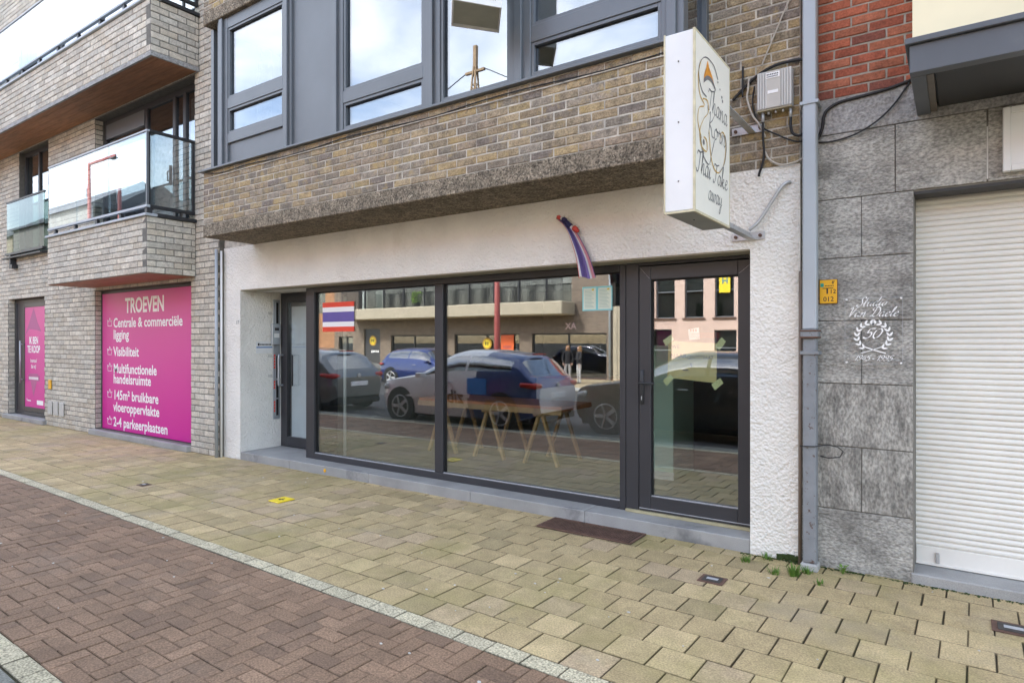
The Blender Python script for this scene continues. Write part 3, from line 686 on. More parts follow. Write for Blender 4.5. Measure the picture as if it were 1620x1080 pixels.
# recessed house door
part(SB, 'recess_ceiling', M_stuc, lambda m: m.box(-8.02, -6.80, YF + .24, 5.9, 2.30, 2.3058))
part(SB, 'recess_side_panel', M_anth, lambda m: m.box(-6.92, -6.86, YS + .081, 5.70, .106, 2.2995))
HD = part(SB, 'house_door', M_anth, lambda m: (frame_ring(m, -8.018, -6.925, .106, 2.298, .05, 5.635, 5.70), m.box(-7.966, -7.858, 5.62, 5.69, .115, 2.245, .003), m.box(-7.03, -6.93, 5.62, 5.69, .115, 2.245, .003), m.box(-7.857, -7.031, 5.62, 5.69, 2.16, 2.245, .003), m.box(-7.857, -7.031, 5.62, 5.69, .115, .25, .003)))
boxp(HD, 'pane', glass('door_glass', .12, (.93, .96, .97)), -7.857, -7.031, 5.65, 5.662, .25, 2.16)
boxp(HD, 'frosted_film', M_frost, -7.81, -7.031, 5.667, 5.674, .25, 2.10)
part(HD, 'pull_handle', M_alul, lambda m: m.tube(spline([(-7.95, 5.62, .98), (-7.95, 5.57, .98), (-7.95, 5.55, 1.0), (-7.95, 5.55, 1.2), (-7.95, 5.55, 1.39), (-7.95, 5.57, 1.41), (-7.95, 5.62, 1.41)], 4), .015, 10), True)
part(HD, 'handle_reflection', M_dark, lambda m: (m.tube([(-7.77, 5.64, .98), (-7.70, 5.60, .98), (-7.70, 5.60, 1.41), (-7.77, 5.64, 1.41)], .010, 8)), True)  # dark bar modelled as the pull handle's reflection in the door glass
# interior of the shop
room(SB, -6.93, -.95, 5.33, 11.0, .10, 2.62, M_room, 'shop_interior')
boxp(SB, 'shop_floor', M_floor, -6.92, -.96, 5.325, 10.99, .05, .1035)
room(SB, -8.3, -6.94, 5.72, 9.0, .10, 2.5, M_room, 'hallway_interior')
# bay with brick parapet
MBY = 4.32; BX0, BX1 = -7.73, -1.60
mb_ = Bricks(M_mbrk, .222, .0711, .011, [((.33, .26, .165), 3), ((.29, .23, .155), 3), ((.245, .20, .15), 3), ((.37, .285, .16), 2), ((.26, .222, .175), 2), ((.18, .15, .125), 1)], 33)
part(SB, 'bay_concrete_band', M_aggr, lambda m: m.box(BX0, BX1 + .004, MBY - .006, YF + .02, 2.90, 3.058, .008))
mb_.panel(SB, (BX0, MBY, 3.06), False, BX1 - BX0, .64, (), .12, M_mmor, 'bay_parapet', cut=.02)
mb_.panel(SB, (BX1, MBY + .002, 3.06), True, YF - MBY, .64, (), .12, M_mmor, 'bay_parapet')
part(SB, 'bay_floor', M_roomd, lambda m: m.box(BX0 + .02, BX1 - .13, MBY + .13, YF + .02, 3.06, 3.68))
part(SB, 'bay_side', M_alu, lambda m: m.box(BX0, BX0 + .06, MBY + .1, YF, 3.7, 5.52))
part(SB, 'window_sill', M_alu, lambda m: m.box(BX0 - .04, BX1 + .03, MBY - .05, MBY + .10, 3.702, 3.726, .004))
part(SB, 'sill_shadow_course', M_mmor, lambda m: m.box(BX0 + .01, BX1 - .01, MBY - .012, MBY - .007, 3.62, 3.628))
yw = 4.36
def bay(m):
    for a, b in ((-7.48, -7.27), (-6.175, -6.02), (-5.375, -5.17), (-4.06, -3.85), (-3.085, -2.87), (-1.75, -1.585)):
        m.box(a, b, yw, yw + .10, 3.727, 5.53, .004)
        m.box((a + b) / 2 - .035, (a + b) / 2 + .035, yw - .03, yw + .0, 3.727, 5.53, .004)
    for a, b in ((-7.2695, -6.1755), (-5.1695, -4.0605), (-3.8495, -3.0855), (-2.8695, -1.7505)):
        m.box(a, b, yw + .003, yw + .10, 5.40, 5.53, .003)
        m.box(a, b, yw + .003, yw + .10, 3.728, 3.775, .003)
    m.box(-7.2695, -6.1755, yw + .003, yw + .10, 4.42, 4.55, .004); m.box(-7.2695, -6.1755, yw + .003, yw + .10, 4.005, 4.12, .004)
    m.box(-5.1695, -4.0605, yw + .003, yw + .10, 4.04, 4.165, .004)
    m.box(-2.8695, -1.7505, yw + .003, yw + .10, 4.045, 4.18, .004)
BW = part(SB, 'bay_window_frame', M_alu, bay)
part(BW, 'spandrel_panel', M_alu, lambda m: m.box(-6.0195, -5.3755, yw + .03, yw + .07, 3.727, 5.53))
part(BW, 'spandrel_panel', M_alu, lambda m: m.box(-7.2695, -6.1755, yw + .03, yw + .07, 3.775, 4.005))
for a, b, c, d in ((-7.2695, -6.1755, 4.12, 4.42), (-7.2695, -6.1755, 4.55, 5.40), (-5.1695, -4.0605, 3.775, 4.04), (-5.1695, -4.0605, 4.165, 5.40), (-3.8495, -3.0855, 3.775, 5.40), (-2.8695, -1.7505, 3.775, 4.045), (-2.8695, -1.7505, 4.18, 5.40)):
    boxp(BW, 'pane', G_up, a, b, yw + .045, yw + .057, c, d)
    part(BW, 'sash', M_alu, lambda m: frame_ring(m, a + .0005, b - .0005, c + .0005, d - .0005, .028, yw + .012, yw + .044, .002))
part(SB, 'bay_side_window', M_alu, lambda m: (m.box(BX1 - .1, BX1 - .01, yw + .101, yw + .17, 3.728, 5.53, .003), m.box(BX1 - .1, BX1 - .01, YF - .06, YF - .001, 3.728, 5.53, .003), m.box(BX1 - .1, BX1 - .012, yw + .17, YF - .06, 3.728, 3.80, .003), m.box(BX1 - .1, BX1 - .012, yw + .17, YF - .06, 4.32, 4.42, .003), m.box(BX1 - .1, BX1 - .012, yw + .17, YF - .06, 5.42, 5.53, .003)))
boxp(SB, 'bay_side_pane', G_up, BX1 - .06, BX1 - .048, yw + .17, YF - .06, 3.80, 4.32)
boxp(SB, 'bay_side_pane', G_up, BX1 - .06, BX1 - .048, yw + .17, YF - .06, 4.42, 5.42)
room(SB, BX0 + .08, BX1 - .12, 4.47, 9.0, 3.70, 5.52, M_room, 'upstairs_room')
part(SB, 'upper_bay_band', M_aggr, lambda m: m.box(BX0, BX1 + .004, MBY - .006, YF + .02, 5.535, 5.69, .008))
mb_.panel(SB, (BX0, MBY, 5.692), False, BX1 - BX0, .64, (), .12, M_mmor, 'upper_bay_parapet')
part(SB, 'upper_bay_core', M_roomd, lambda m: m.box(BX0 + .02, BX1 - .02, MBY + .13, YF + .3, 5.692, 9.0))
mb_.panel(SB, (-1.70, YF, 2.90), False, .755, 6.1, (), .25, M_mmor, 'brick_wall')
part(SB, 'left_wall_strip', M_mmor, lambda m: m.box(-8.45, -7.6, YF + .01, YF + .2, 2.8995, 9.0))
mb_.finish()

# ------------------------------------------------------------------ right building: stone cladding, roller shutter
RB = thing('stone_fronted_building', 'grey stone clad building with white roller shutter, red brick and dark canopy', 'building', (1.4, 5.02, 0))
RY = 5.02
rb = Bricks(M_rbrk, .214, .0685, .011, [((.34, .105, .06), 4), ((.30, .09, .055), 3), ((.37, .13, .075), 2), ((.22, .08, .06), 1.2)], 44)
rb.panel(RB, (-.94, RY, 3.325), False, 1.1, 5.7, (), .2, M_rmor, 'brick_wall')
rb.finish()
part(RB, 'backing_wall', M_sjnt, lambda m: (m.box(-.94, -.262, RY + .012, RY + .3, -.02, 2.603), m.box(-.94, 4.2, RY + .012, RY + .3, 2.604, 3.324), m.box(3.2, 4.2, RY + .012, RY + .3, -.02, 2.603), m.box(.16, 4.2, RY + .012, RY + .3, 3.3245, 9.0)))
srow = [(-.02, .418, [(-.94, -.250)], 0), (.424, .864, [(-.94, -.556), (-.552, -.250)], 1), (.870, 1.306, [(-.94, -.250)], 1), (1.312, 1.748, [(-.94, -.556), (-.552, -.250)], 0), (1.754, 2.189, [(-.94, -.250)], 0),
        (2.195, 2.608, [(-.94, -.556), (-.552, -.250)], 0), (2.614, 3.068, [(-.94, -.356), (-.350, .142), (.152, .95), (.956, 1.8), (1.806, 2.7), (2.706, 4.2)], 0)]
for z0, z1, segs, mi in srow:
    for a, b in segs: boxp(RB, 'stone_panel', M_stov if mi else M_ston, a, b, RY - rnd.uniform(0, .004), RY + .011, z0, z1, bev=.003)
boxp(RB, 'white_joint', pmat('white_mortar', (.6, .6, .58), .9, .1), .143, .151, RY - .001, RY + .011, 2.63, 2.96)
part(RB, 'rough_band', M_conc, lambda m: m.box(-.94, 4.2, RY - .004, RY + .011, 3.074, 3.322, .003))
part(RB, 'door_jamb', M_sjnt, lambda m: m.box(-.2615, -.2475, RY + .0, RY + .26, .065, 2.603))
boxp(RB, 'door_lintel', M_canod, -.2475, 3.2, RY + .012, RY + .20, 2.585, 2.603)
boxp(RB, 'door_step', M_blue, -.262, 3.3, RY - .012, RY + .3, -.02, .066, bev=.008)
SHT = part(RB, 'roller_shutter', M_shut, lambda m: m.box(-.247, 3.2, RY + .243, RY + .26, .07, 2.60))
nsl = 62; sh = (2.585 - .20) / nsl
for k in range(nsl):
    z = .20 + k * sh; me = MB()
    me.prism([(RY + .2425, z + .002), (RY + .234, z + .004), (RY + .2285, z + sh * .35), (RY + .2285, z + sh * .62), (RY + .235, z + sh - .003), (RY + .2425, z + sh - .001)], 'x', -.246, 3.19)
    so = me.build('slat', M_shut, SHT); so.location.y += rnd.uniform(-.002, .001); so.rotation_euler.y = rnd.uniform(-.0004, .0004)
part(SHT, 'bottom_rail', M_shut, lambda m: (m.box(-.246, 3.19, RY + .222, RY + .2425, .072, .199, .004), m.box(-.246, 3.19, RY + .212, RY + .2215, .072, .088, .002)))
part(SHT, 'lock_bracket', M_galv, lambda m: m.box(-.130, -.108, RY + .205, RY + .2218, .095, .165, .003))
# bay above the shutter
CX, CYF = -.227, 4.198
CN = part(RB, 'canopy', M_canop, lambda m: (m.box(CX, 4.2, CYF, CYF + .075, 3.100, 3.255, .004), m.box(CX, CX + .075, CYF + .0755, RY - .001, 3.100, 3.255, .003), m.box(CX + .0755, 4.2, CYF + .0755, RY - .001, 3.16, 3.255)))
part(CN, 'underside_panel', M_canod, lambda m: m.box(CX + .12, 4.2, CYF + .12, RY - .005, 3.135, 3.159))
part(CN, 'underside_trim', pmat('brown_trim', (.15, .13, .11), .6, .1), lambda m: (m.box(CX + .0755, 4.2, CYF + .076, CYF + .115, 3.115, 3.159), m.box(CX + .0755, CX + .110, CYF + .1155, RY - .002, 3.112, 3.159)))
part(CN, 'top_lip', M_canop, lambda m: m.box(CX - .022, 4.2, CYF - .025, RY - .002, 3.256, 3.290, .004))
part(RB, 'cream_bay_wall', M_cream, lambda m: m.box(CX + .012, 4.2, CYF + .03, RY - .003, 3.291, 9.0, .004))
LBX = thing('blank_wall_lightbox', 'blank white framed box on stone wall above the roller shutter', 'light box', (.6, RY, 2.65))
boxp(LBX, 'panel', M_white, .262, 1.15, RY - .045, RY - .006, 2.69, 3.005)
part(LBX, 'frame', M_white, lambda m: frame_ring(m, .222, 1.19, 2.652, 3.045, .0395, RY - .06, RY - .0045, .004))

CT = thing('shop_counter', 'pale counter at the back of the dark shop interior', 'counter', (-4.6, 9.3, .1))
part(CT, 'front', M_white, lambda m: m.box(-5.8, -3.6, 9.0, 9.06, .105, 1.0)); part(CT, 'worktop', M_tabl, lambda m: m.box(-5.9, -3.5, 8.95, 9.6, 1.001, 1.04, .005)); part(CT, 'body', M_room, lambda m: m.box(-5.75, -3.65, 9.061, 9.55, .105, 1.0))

# ------------------------------------------------------------------ projecting sign
XF, XB, SY0, SY1, SZ0, SZ1 = -1.19, -1.37, 3.455, 4.107, 2.322, 3.335
SG = thing('projecting_sign', 'white projecting box sign with curly Thai lettering above the shop door', 'sign', (-1.28, SY1, SZ0))
part(SG, 'case', M_white, lambda m: m.box(XB + .004, XF - .004, SY0 + .004, SY1 - .004, SZ0 + .012, SZ1 - .004, .004))
boxp(SG, 'face_panel', pmat('cream_acrylic', (.82, .80, .72), .35, .03), XF - .0039, XF - .0005, SY0 + .0125, SY1 - .0125, SZ0 + .0145, SZ1 - .0125)
part(SG, 'edge_trim', pmat('yellowed_trim', (.60, .55, .38), .5, .15, 20), lambda m: (m.box(XF - .012, XF, SY0, SY0 + .012, SZ0, SZ1), m.box(XF - .012, XF, SY1 - .012, SY1, SZ0, SZ1), m.box(XF - .012, XF, SY0 + .012, SY1 - .012, SZ1 - .012, SZ1), m.box(XF - .012, XF, SY0 + .012, SY1 - .012, SZ0, SZ0 + .014),
     m.box(XB, XB + .008, SY0, SY0 + .008, SZ0, SZ1), m.box(XB + .008, XF - .012, SY0, SY0 + .006, SZ0, SZ0 + .01)))
boxp(SG, 'bottom_plate', pmat('grey_bottom', (.28, .29, .29), .6, .1), XB + .01, XF - .013, SY0 + .01, SY1 - .013, SZ0 + .001, SZ0 + .0115)
for z in (2.50, 2.83, 3.17): part(SG, 'screw', M_dark, lambda m: m.cyl((-1.285, SY0 + .0005, z), .004, .004, 'y', 8))
part(SG, 'screw', M_dark, lambda m: m.cyl((-1.28, 3.7, SZ0 - .002), .005, .004, 'z', 8))
FW, FH = SY1 - SY0, SZ1 - SZ0
def face(v, h): return (XF + .0012, SY0 + v * FW, SZ0 + h * FH)
UY = (0, 1, 0)
def curl(pts, w, mat, dz=0.0):
    m = MB(); nib(m, [(v * FW, h * FH) for v, h in pts], w, (XF + .0015 + dz, SY0, SZ0), 1.0, UY, ang=.7, thin=.55, n=7); m.build('emblem_line', mat, SG)
curl([(.62, .845), (.50, .90), (.28, .90), (.12, .83), (.10, .75), (.18, .69), (.30, .68)], .0075, M_gprt)
curl([(.16, .86), (.08, .76), (.12, .66), (.24, .62), (.10, .58), (.07, .50), (.16, .42)], .0075, M_gold)
curl([(.20, .65), (.32, .66), (.34, .60), (.22, .54), (.12, .46), (.16, .38), (.30, .37), (.30, .43), (.22, .44)], .0075, M_gold, .0004)
curl([(.14, .44), (.20, .34), (.36, .305), (.44, .38), (.52, .47)], .0075, M_gprt, .0002)
curl([(.36, .50), (.42, .36), (.52, .30), (.66, .30), (.80, .37), (.86, .47), (.84, .54), (.74, .555), (.68, .50)], .0075, M_gold, .0003)
curl([(.66, .30), (.82, .38), (.88, .48), (.84, .55)], .0075, M_gprt, .0007)
hat = MB(); hp = spline([(.22, .745), (.24, .80), (.29, .845), (.33, .89), (.37, .86), (.46, .825), (.55, .765)], 5) + spline([(.55, .765), (.44, .795), (.32, .785), (.22, .745)], 5)[1:-1]
hat.v = [face(v, h) for v, h in hp]; hat.face(range(len(hp))); hat.build('emblem_hat', M_hat, SG)
hb = MB(); hp = spline([(.22, .742), (.23, .77), (.32, .805), (.44, .812), (.54, .78), (.555, .762)], 5) + spline([(.555, .762), (.44, .79), (.32, .78), (.22, .742)], 5)[1:-1]
hb.v = [(x + .0006, y, z) for x, y, z in (face(v, h) for v, h in hp)]; hb.face(range(len(hp))); hb.build('emblem_hat_band', M_gprt, SG)
for v, h, r in ((.62, .83, .006), (.68, .80, .006), (.74, .765, .009), (.76, .745, .01), (.22, .41, .016)):
    m = MB(); c = face(v, h); m.cyl((XF + .0012, c[1], c[2]), r, .0008, 'x', 10); m.build('emblem_dot', M_gprt, SG)
lm = MB(); put_script(lm, 'Thana', face(.33, .618), .135, UY, .055, .12, .97, .5, .9); lm.build('lettering', M_gprt, SG)
lm = MB(); put_script(lm, 'Korn', face(.34, .478), .135, UY, .055, .12, 1.15, .5, .9); lm.build('lettering', M_gprt, SG)
lm = MB(); put_script(lm, 'Thai', face(.03, .225), .130, UY, .065, .16, .95, .5, .8); put_script(lm, 'Take', face(.48, .222), .122, UY, .065, .16, 1.08, .5, .8); lm.build('lettering', M_gprt, SG)
lm = MB(); put_script(lm, 'away', face(.34, .105), .110, UY, .065, .16, 1.03, .5, .8); lm.build('lettering', M_gprt, SG)
def bracket(z, name):
    part(SG, 'bracket_arm', M_galv, lambda m: (m.box(-1.305, -1.255, SY1 + .0005, YF - .012, z - .03, z - .022), m.box(-1.305, -1.299, SY1 + .0005, YF - .012, z - .022, z + .03)))
    part(SG, 'bracket_plate', M_galv, lambda m: m.box(-1.43, -1.19, YF - .013, YF - .001, z - .03, z + .03, .002))
    for x in (-1.40, -1.22): part(SG, 'bolt', M_rust, lambda m: m.cyl((x, YF - .026, z), .013, .014, 'y', 8))
bracket(2.40, 'a'); bracket(3.205, 'b')
cab = MB(); cab.tube(spline([(-1.29, YF - .06, 2.44), (-1.22, YF - .05, 2.50), (-1.13, YF - .04, 2.64), (-1.06, YF - .03, 2.745), (-1.02, YF - .01, 2.77), (-1.015, YF + .004, 2.765)], 6), .013, 8)
tag(cab.build('sign_cable', M_galv, None, True, (-1.015, YF, 2.76)), 'grey curved cable from white wall down to the box sign bracket', 'cable')

# ------------------------------------------------------------------ wall box and cables
EB = thing('amplifier_box', 'grey ribbed metal box with white labels mounted on brick wall', 'cable box', (-1.10, YF, 3.30))
ey0, ey1 = 4.90, 4.985
M_amp = pmat('pale_cast_metal', (.58, .58, .56), .5, .05)
part(EB, 'case', M_amp, lambda m: m.box(-1.226, -.985, ey0 + .012, ey1, 3.305, 3.585, .006))
for k in range(13):
    x = -1.218 + k * .0185
    if -1.158 < x < -1.06: continue
    boxp(EB, 'fin', M_amp, x, x + .009, ey0, ey0 + .0115, 3.312, 3.578)
boxp(EB, 'cover_plate', pmat('warm_grey_plate', (.52, .50, .46), .5, .06), -1.156, -1.058, ey0 + .003, ey0 + .0115, 3.312, 3.578)
boxp(EB, 'label', M_wprt, -1.160, -1.065, ey0 - .001, ey0 + .0025, 3.525, 3.565)
part(EB, 'label_print', M_ink, lambda m: [m.box(-1.154 + k * .009, -1.148 + k * .009, ey0 - .002, ey0 - .0012, 3.532, 3.54) for k in range(9)] + [m.box(-1.154 + k * .012, -1.146 + k * .012, ey0 - .002, ey0 - .0012, 3.547, 3.557) for k in range(7)])
boxp(EB, 'label', M_wprt, -1.148, -1.075, ey0 + .0005, ey0 + .0025, 3.415, 3.437)
boxp(EB, 'lower_edge', pmat('tan_gasket', (.38, .33, .22), .7, .1), -1.228, -.983, ey0 + .01, ey1, 3.297, 3.3045)
for x, l in ((-1.19, .07), (-.998, .07), (-1.15, .02), (-1.10, .02), (-1.05, .02)):
    part(EB, 'connector', M_galv, lambda m: m.cyl((x, 4.94, 3.2965 - l), .011 if l > .05 else .009, l, 'z', 10), True)
def cable(name, pts, r, mat, label, n=6):
    m = MB(); m.tube(spline(pts, n), r, 7); return tag(m.build(name, mat, None, True, pts[0]), label, 'cable')
yc = YF - .022
cable('wall_cable', [(-1.42, yc, 3.45), (-1.33, yc, 3.53), (-1.22, yc, 3.605), (-1.10, yc - .01, 3.64), (-.98, yc, 3.645), (-.90, yc, 3.635)], .011, M_cable, 'thick black cable arching over the ribbed wall box')
cable('wall_cable', [(-.998, 4.94, 3.225), (-.998, 4.94, 3.16), (-.985, 4.95, 3.11), (-.95, 4.96, 3.09), (-.915, 4.965, 3.10)], .010, M_cable, 'black cable curling from wall box behind the downpipe')
cable('wall_cable', [(-1.19, 4.94, 3.225), (-1.192, 4.95, 3.12), (-1.188, 4.965, 3.0), (-1.20, 4.97, 2.93), (-1.225, 4.975, 2.86), (-1.228, 4.98, 2.84)], .009, M_cable, 'black cable hanging straight below the ribbed wall box')
cable('wall_cable', [(-1.30, yc, 3.60), (-1.305, yc - .01, 3.50), (-1.31, yc - .012, 3.43), (-1.27, yc - .02, 3.30), (-1.22, yc - .02, 3.22), (-1.18, yc - .01, 3.12)], .008, M_cablw, 'pale cable bundle hanging left of the ribbed wall box')
cable('wall_cable', [(-1.345, yc, 3.69), (-1.345, yc - .005, 3.60), (-1.348, yc, 3.46)], .008, M_cable, 'short vertical black cable clipped left of the wall box')
cable('wall_cable', [(-1.185, yc, 3.02), (-1.15, yc - .006, 2.95), (-1.07, yc - .006, 2.90), (-.98, yc, 2.905), (-.915, yc, 2.93)], .008, M_cablw, 'pale cable looping low along the top of the white wall')
cable('wall_cable', [(-1.21, yc, 3.66), (-1.14, yc, 3.82), (-1.07, yc, 3.98), (-1.0, yc, 4.16), (-.995, yc, 4.5)], .006, M_cablw, 'thin pale cable rising up the brick wall beside downpipe')
cable('wall_cable', [(-1.26, yc, 3.52), (-1.27, yc - .01, 3.38), (-1.22, yc - .008, 3.22), (-1.10, yc, 3.13), (-.98, yc, 3.06), (-.915, yc, 3.05)], .006, M_cable, 'thin black cable crossing below the ribbed wall box')
pts = [(-7.65, MBY - .014, 3.69)] + [(-7.3 + k * .57, MBY - .012, 3.645 + .014 * math.sin(k * 1.9)) for k in range(11)]
cable('parapet_cable', pts, .005, M_cable, 'long black cable sagging along the brick parapet below windows', 5)
cable('red_wall_cable', [(-.26, RY - .012, 3.345), (-.40, RY - .012, 3.315), (-.56, RY - .012, 3.30), (-.70, RY - .012, 3.285), (-.78, RY - .02, 3.23), (-.80, RY - .02, 3.12), (-.83, RY - .02, 3.05)], .011, M_cable, 'black cable below red bricks bending down to the downpipe')
cable('red_wall_cable', [(-.265, RY - .012, 3.34), (-.36, RY - .02, 3.20), (-.47, RY - .025, 3.10), (-.60, RY - .02, 3.04), (-.74, RY - .015, 3.02), (-.83, RY - .012, 3.03)], .006, M_cable, 'thin grey black cable sagging across the grey stone wall')

# ------------------------------------------------------------------ pipes
DP = thing('downpipe', 'tall square grey downpipe with rusty lower section beside white wall', 'downpipe', (-.864, 4.92, 0))
px0, px1 = -.908, -.818
part(DP, 'upper_pipe', M_zinc, lambda m: m.box(px0, px1, 4.875, 4.965, 1.69, 9.0, .008))
part(DP, 'collar', M_iron, lambda m: m.box(px0 - .012, px1 + .012, 4.863, 4.977, 1.63, 1.6895, .006))
part(DP, 'collar', M_rust, lambda m: (m.box(px0 - .016, px1 + .016, 4.858, 4.980, 1.675, 1.686, .003), m.box(px0 - .016, px1 + .016, 4.858, 4.980, 1.628, 1.640, .003)))
part(DP, 'lower_pipe', M_iron, lambda m: m.box(px0 + .002, px1 - .002, 4.877, 4.963, .045, 1.6295, .008))
part(DP, 'foot', M_bstep, lambda m: m.box(px0 - .012, px1 + .012, 4.855, 4.975, -.01, .045, .01))
for z, mt in ((3.285, M_zinc), (1.525, M_iron), (5.2, M_zinc)):
    part(DP, 'clamp', mt, lambda m: (m.box(px0 - .016, px1 + .016, 4.866, 4.874, z - .012, z + .012, .002), m.box(px0 - .016, px0 - .001, 4.8745, YF, z - .012, z + .012), m.box(px1 + .001, px1 + .016, 4.8745, YF, z - .012, z + .012)))
cp = MB(); cp.tube([(-.938, 4.955, .0), (-.936, 4.955, 1.0), (-.934, 4.955, 2.11)], .013, 8)
tag(cp.build('conduit', M_brnp, None, True, (-.938, 4.955, 0)), 'thin brown conduit running up left of the rusty downpipe', 'pipe')
wr = MB(); wr.tube([(-.925, 4.868, .865), (-.82, 4.868, .872), (-.80, 4.90, .875), (-.75, 4.92, .885), (-.69, 4.94, .87), (-.66, 4.96, .84), (-.68, 4.95, .80), (-.75, 4.93, .79), (-.80, 4.93, .80)], .004, 6)
tag(wr.build('wire_loop', M_cable, None, True, (-.82, 4.868, .87)), 'black wire loop tied round the rusty lower downpipe', 'wire')
zp = MB(); zp.tube([(-8.435, 4.90, 0), (-8.435, 4.90, 2.88)], .021, 10)
ZP = thing('drainpipe', 'thin zinc drainpipe between pale brick building and white shopfront', 'drainpipe', (-8.435, 4.90, 0))
zp.build('pipe', M_zinc, ZP, True)
for z in (.95, 1.75, 2.35): part(ZP, 'clamp', M_alul, lambda m: m.cyl((-8.435, 4.90, z), .026, .02, 'z', 12))
part(ZP, 'white_conduit', M_white, lambda m: m.tube([(-8.385, 4.945, 0), (-8.385, 4.945, 2.86)], .014, 8), True)

# ------------------------------------------------------------------ plates and plaque
YP = thing('utility_plate', 'orange yellow hydrant plate with black numbers beside the downpipe', 'plate', (-.76, RY, 1.88))
yq = RY - .02
part(YP, 'plate', M_orang, lambda m: m.box(-.817, -.704, yq, yq + .008, 1.875, 2.042, .003))
part(YP, 'rim', M_rust, lambda m: frame_ring(m, -.820, -.701, 1.872, 2.045, .0028, yq + .002, yq + .012, 0))
part(YP, 'bolt', M_galv, lambda m: (m.cyl((-.8, yq + .006, 1.90), .006, .022, 'y', 8)))
lm = MB(); put_text(lm, "8'", (-.738, yq - .0008, 2.013), .028, bold=.02); put_text(lm, '12', (-.752, yq - .0008, 1.945), .042, bold=.008); put_text(lm, '012', (-.793, yq - .0008, 1.890), .046, bold=.008)
lm.box(-.797, -.728, yq - .0012, yq - .0002, 1.980, 1.985); lm.box(-.772, -.762, yq - .0012, yq - .0002, 1.943, 1.9795)
for k in range(6): lm.box(-.782 + k * .010, -.776 + k * .010, yq - .0012, yq - .0002, 1.996, 2.003)
lm.build('lettering', M_ink, YP)
boxp(YP, 'logo', pmat('teal_print', (.03, .30, .22), .5, 0), -.811, -.789, yq - .0012, yq - .0002, 1.992, 2.018)
PQ = thing('studio_plaque', 'clear acrylic plaque with white laurel wreath and script on stone wall', 'plaque', (-.48, RY, 1.45))
pq = RY - .028; px_, pz_ = -.652, 1.452; PWd, PHt = .342, .452
part(PQ, 'acrylic_sheet', G_clear, lambda m: m.box(px_, px_ + PWd, pq, pq + .005, pz_, pz_ + PHt))
part(PQ, 'polished_edge', M_bead, lambda m: (m.box(px_ - .0015, px_ - .0002, pq, pq + .005, pz_, pz_ + PHt), m.box(px_ + PWd + .0002, px_ + PWd + .0015, pq, pq + .005, pz_, pz_ + PHt), m.box(px_, px_ + PWd, pq, pq + .005, pz_ - .0015, pz_ - .0002), m.box(px_, px_ + PWd, pq, pq + .005, pz_ + PHt + .0002, pz_ + PHt + .0015)))
for a in (.008, PWd - .008):
    for c in (.008, PHt - .008): part(PQ, 'screw', M_wprt, lambda m: m.cyl((px_ + a, pq - .004, pz_ + c), .006, .03, 'y', 10))
def P2(a, c): return (px_ + a * PWd, pq - .001, pz_ + c * PHt)
for t, u, w_, sz, ww, sl, sx_, th_ in (('Studio', .20, .875, .062, .125, .45, .98, .22), ('Van', .03, .715, .066, .125, .45, .92, .22), ('Daele', .44, .715, .064, .125, .45, .98, .22), ('50', .315, .385, .070, .15, .42, 1.35, .25), ('1945', .16, .05, .036, .17, .4, 1.35, .22), ('-', .46, .05, .036, .17, .3, 1.2, .5), ('1995', .55, .05, .036, .17, .4, 1.35, .22)):
    lm = MB(); put_script(lm, t, P2(u, w_), sz, w=ww, slant=sl, sx=sx_, thin=th_); lm.build('lettering', M_wprt, PQ)
wm = MB()
def leaf(mb, x, z, ang, l, w):
    c, s = math.cos(ang), math.sin(ang); n = len(mb.v)
    for u, v in ((0, 0), (.3, .5), (.65, .42), (1, 0), (.65, -.42), (.3, -.5)): mb.v.append((x + (u * l * c - v * w * s), pq - .001, z + (u * l * s + v * w * c)))
    mb.face(range(n, n + 6))
cx, cz = px_ + .5 * PWd, pz_ + .415 * PHt; r0 = .098
for sg in (-1, 1):
    for k in range(8):
        th = R(-58 + k * 19.5); x = cx + sg * r0 * math.cos(th); z = cz + r0 * math.sin(th) * .98; ta = th + R(90)
        for da in (-.55, .6):
            a = ta + da; leaf(wm, x, z, a if sg > 0 else math.pi - a, .036, .014)
    nib(wm, [(sg * -.075, -.115), (sg * -.02, -.098), (sg * .05, -.072)], .006, (cx, pq - .001, cz), 1.0, (1, 0, 0), thin=.6)
wm.build('laurel_wreath', M_wprt, PQ)
hn = MB(); put_text(hn, '17', (-8.12, YF - .003, 1.84), .075); tag(hn.build('house_number', M_gprt, None, False, (-8.08, YF, 1.84)), 'small grey house number 17 on the white left pilaster', 'number')

# ------------------------------------------------------------------ posters of the left building
PM = gradmat('magenta_print', (.60, .006, .29), (.64, .08, .29), .15, 2.35)
P1 = thing('magenta_poster', 'large magenta window poster headed TROEVEN with white bullet lines', 'poster', (-10.7, 5.02, .16))
boxp(P1, 'sheet', PM, -12.235, -9.175, 5.024, 5.032, .105, 2.425)
tx = MB(); ty = 5.0225
put_text(tx, 'TROEVEN', (-10.75, ty, 2.085), .34, bold=.028, align='CENTER', sx=.86)
tx.build('heading', M_wprt, P1)
for t, z in (('Centrale & commerciële', 1.847), ('ligging', 1.649), ('Visibiliteit', 1.362), ('Multifunctionele', 1.075), ('handelsruimte', .900), ('145m² bruikbare', .627), ('vloeroppervlakte', .425), ('2-4 parkeerplaatsen', .170)):
    tl = MB(); put_text(tl, t, (-11.82, ty, z), .22, bold=.022, sx=1.03); tl.build('lettering', M_wprt, P1)
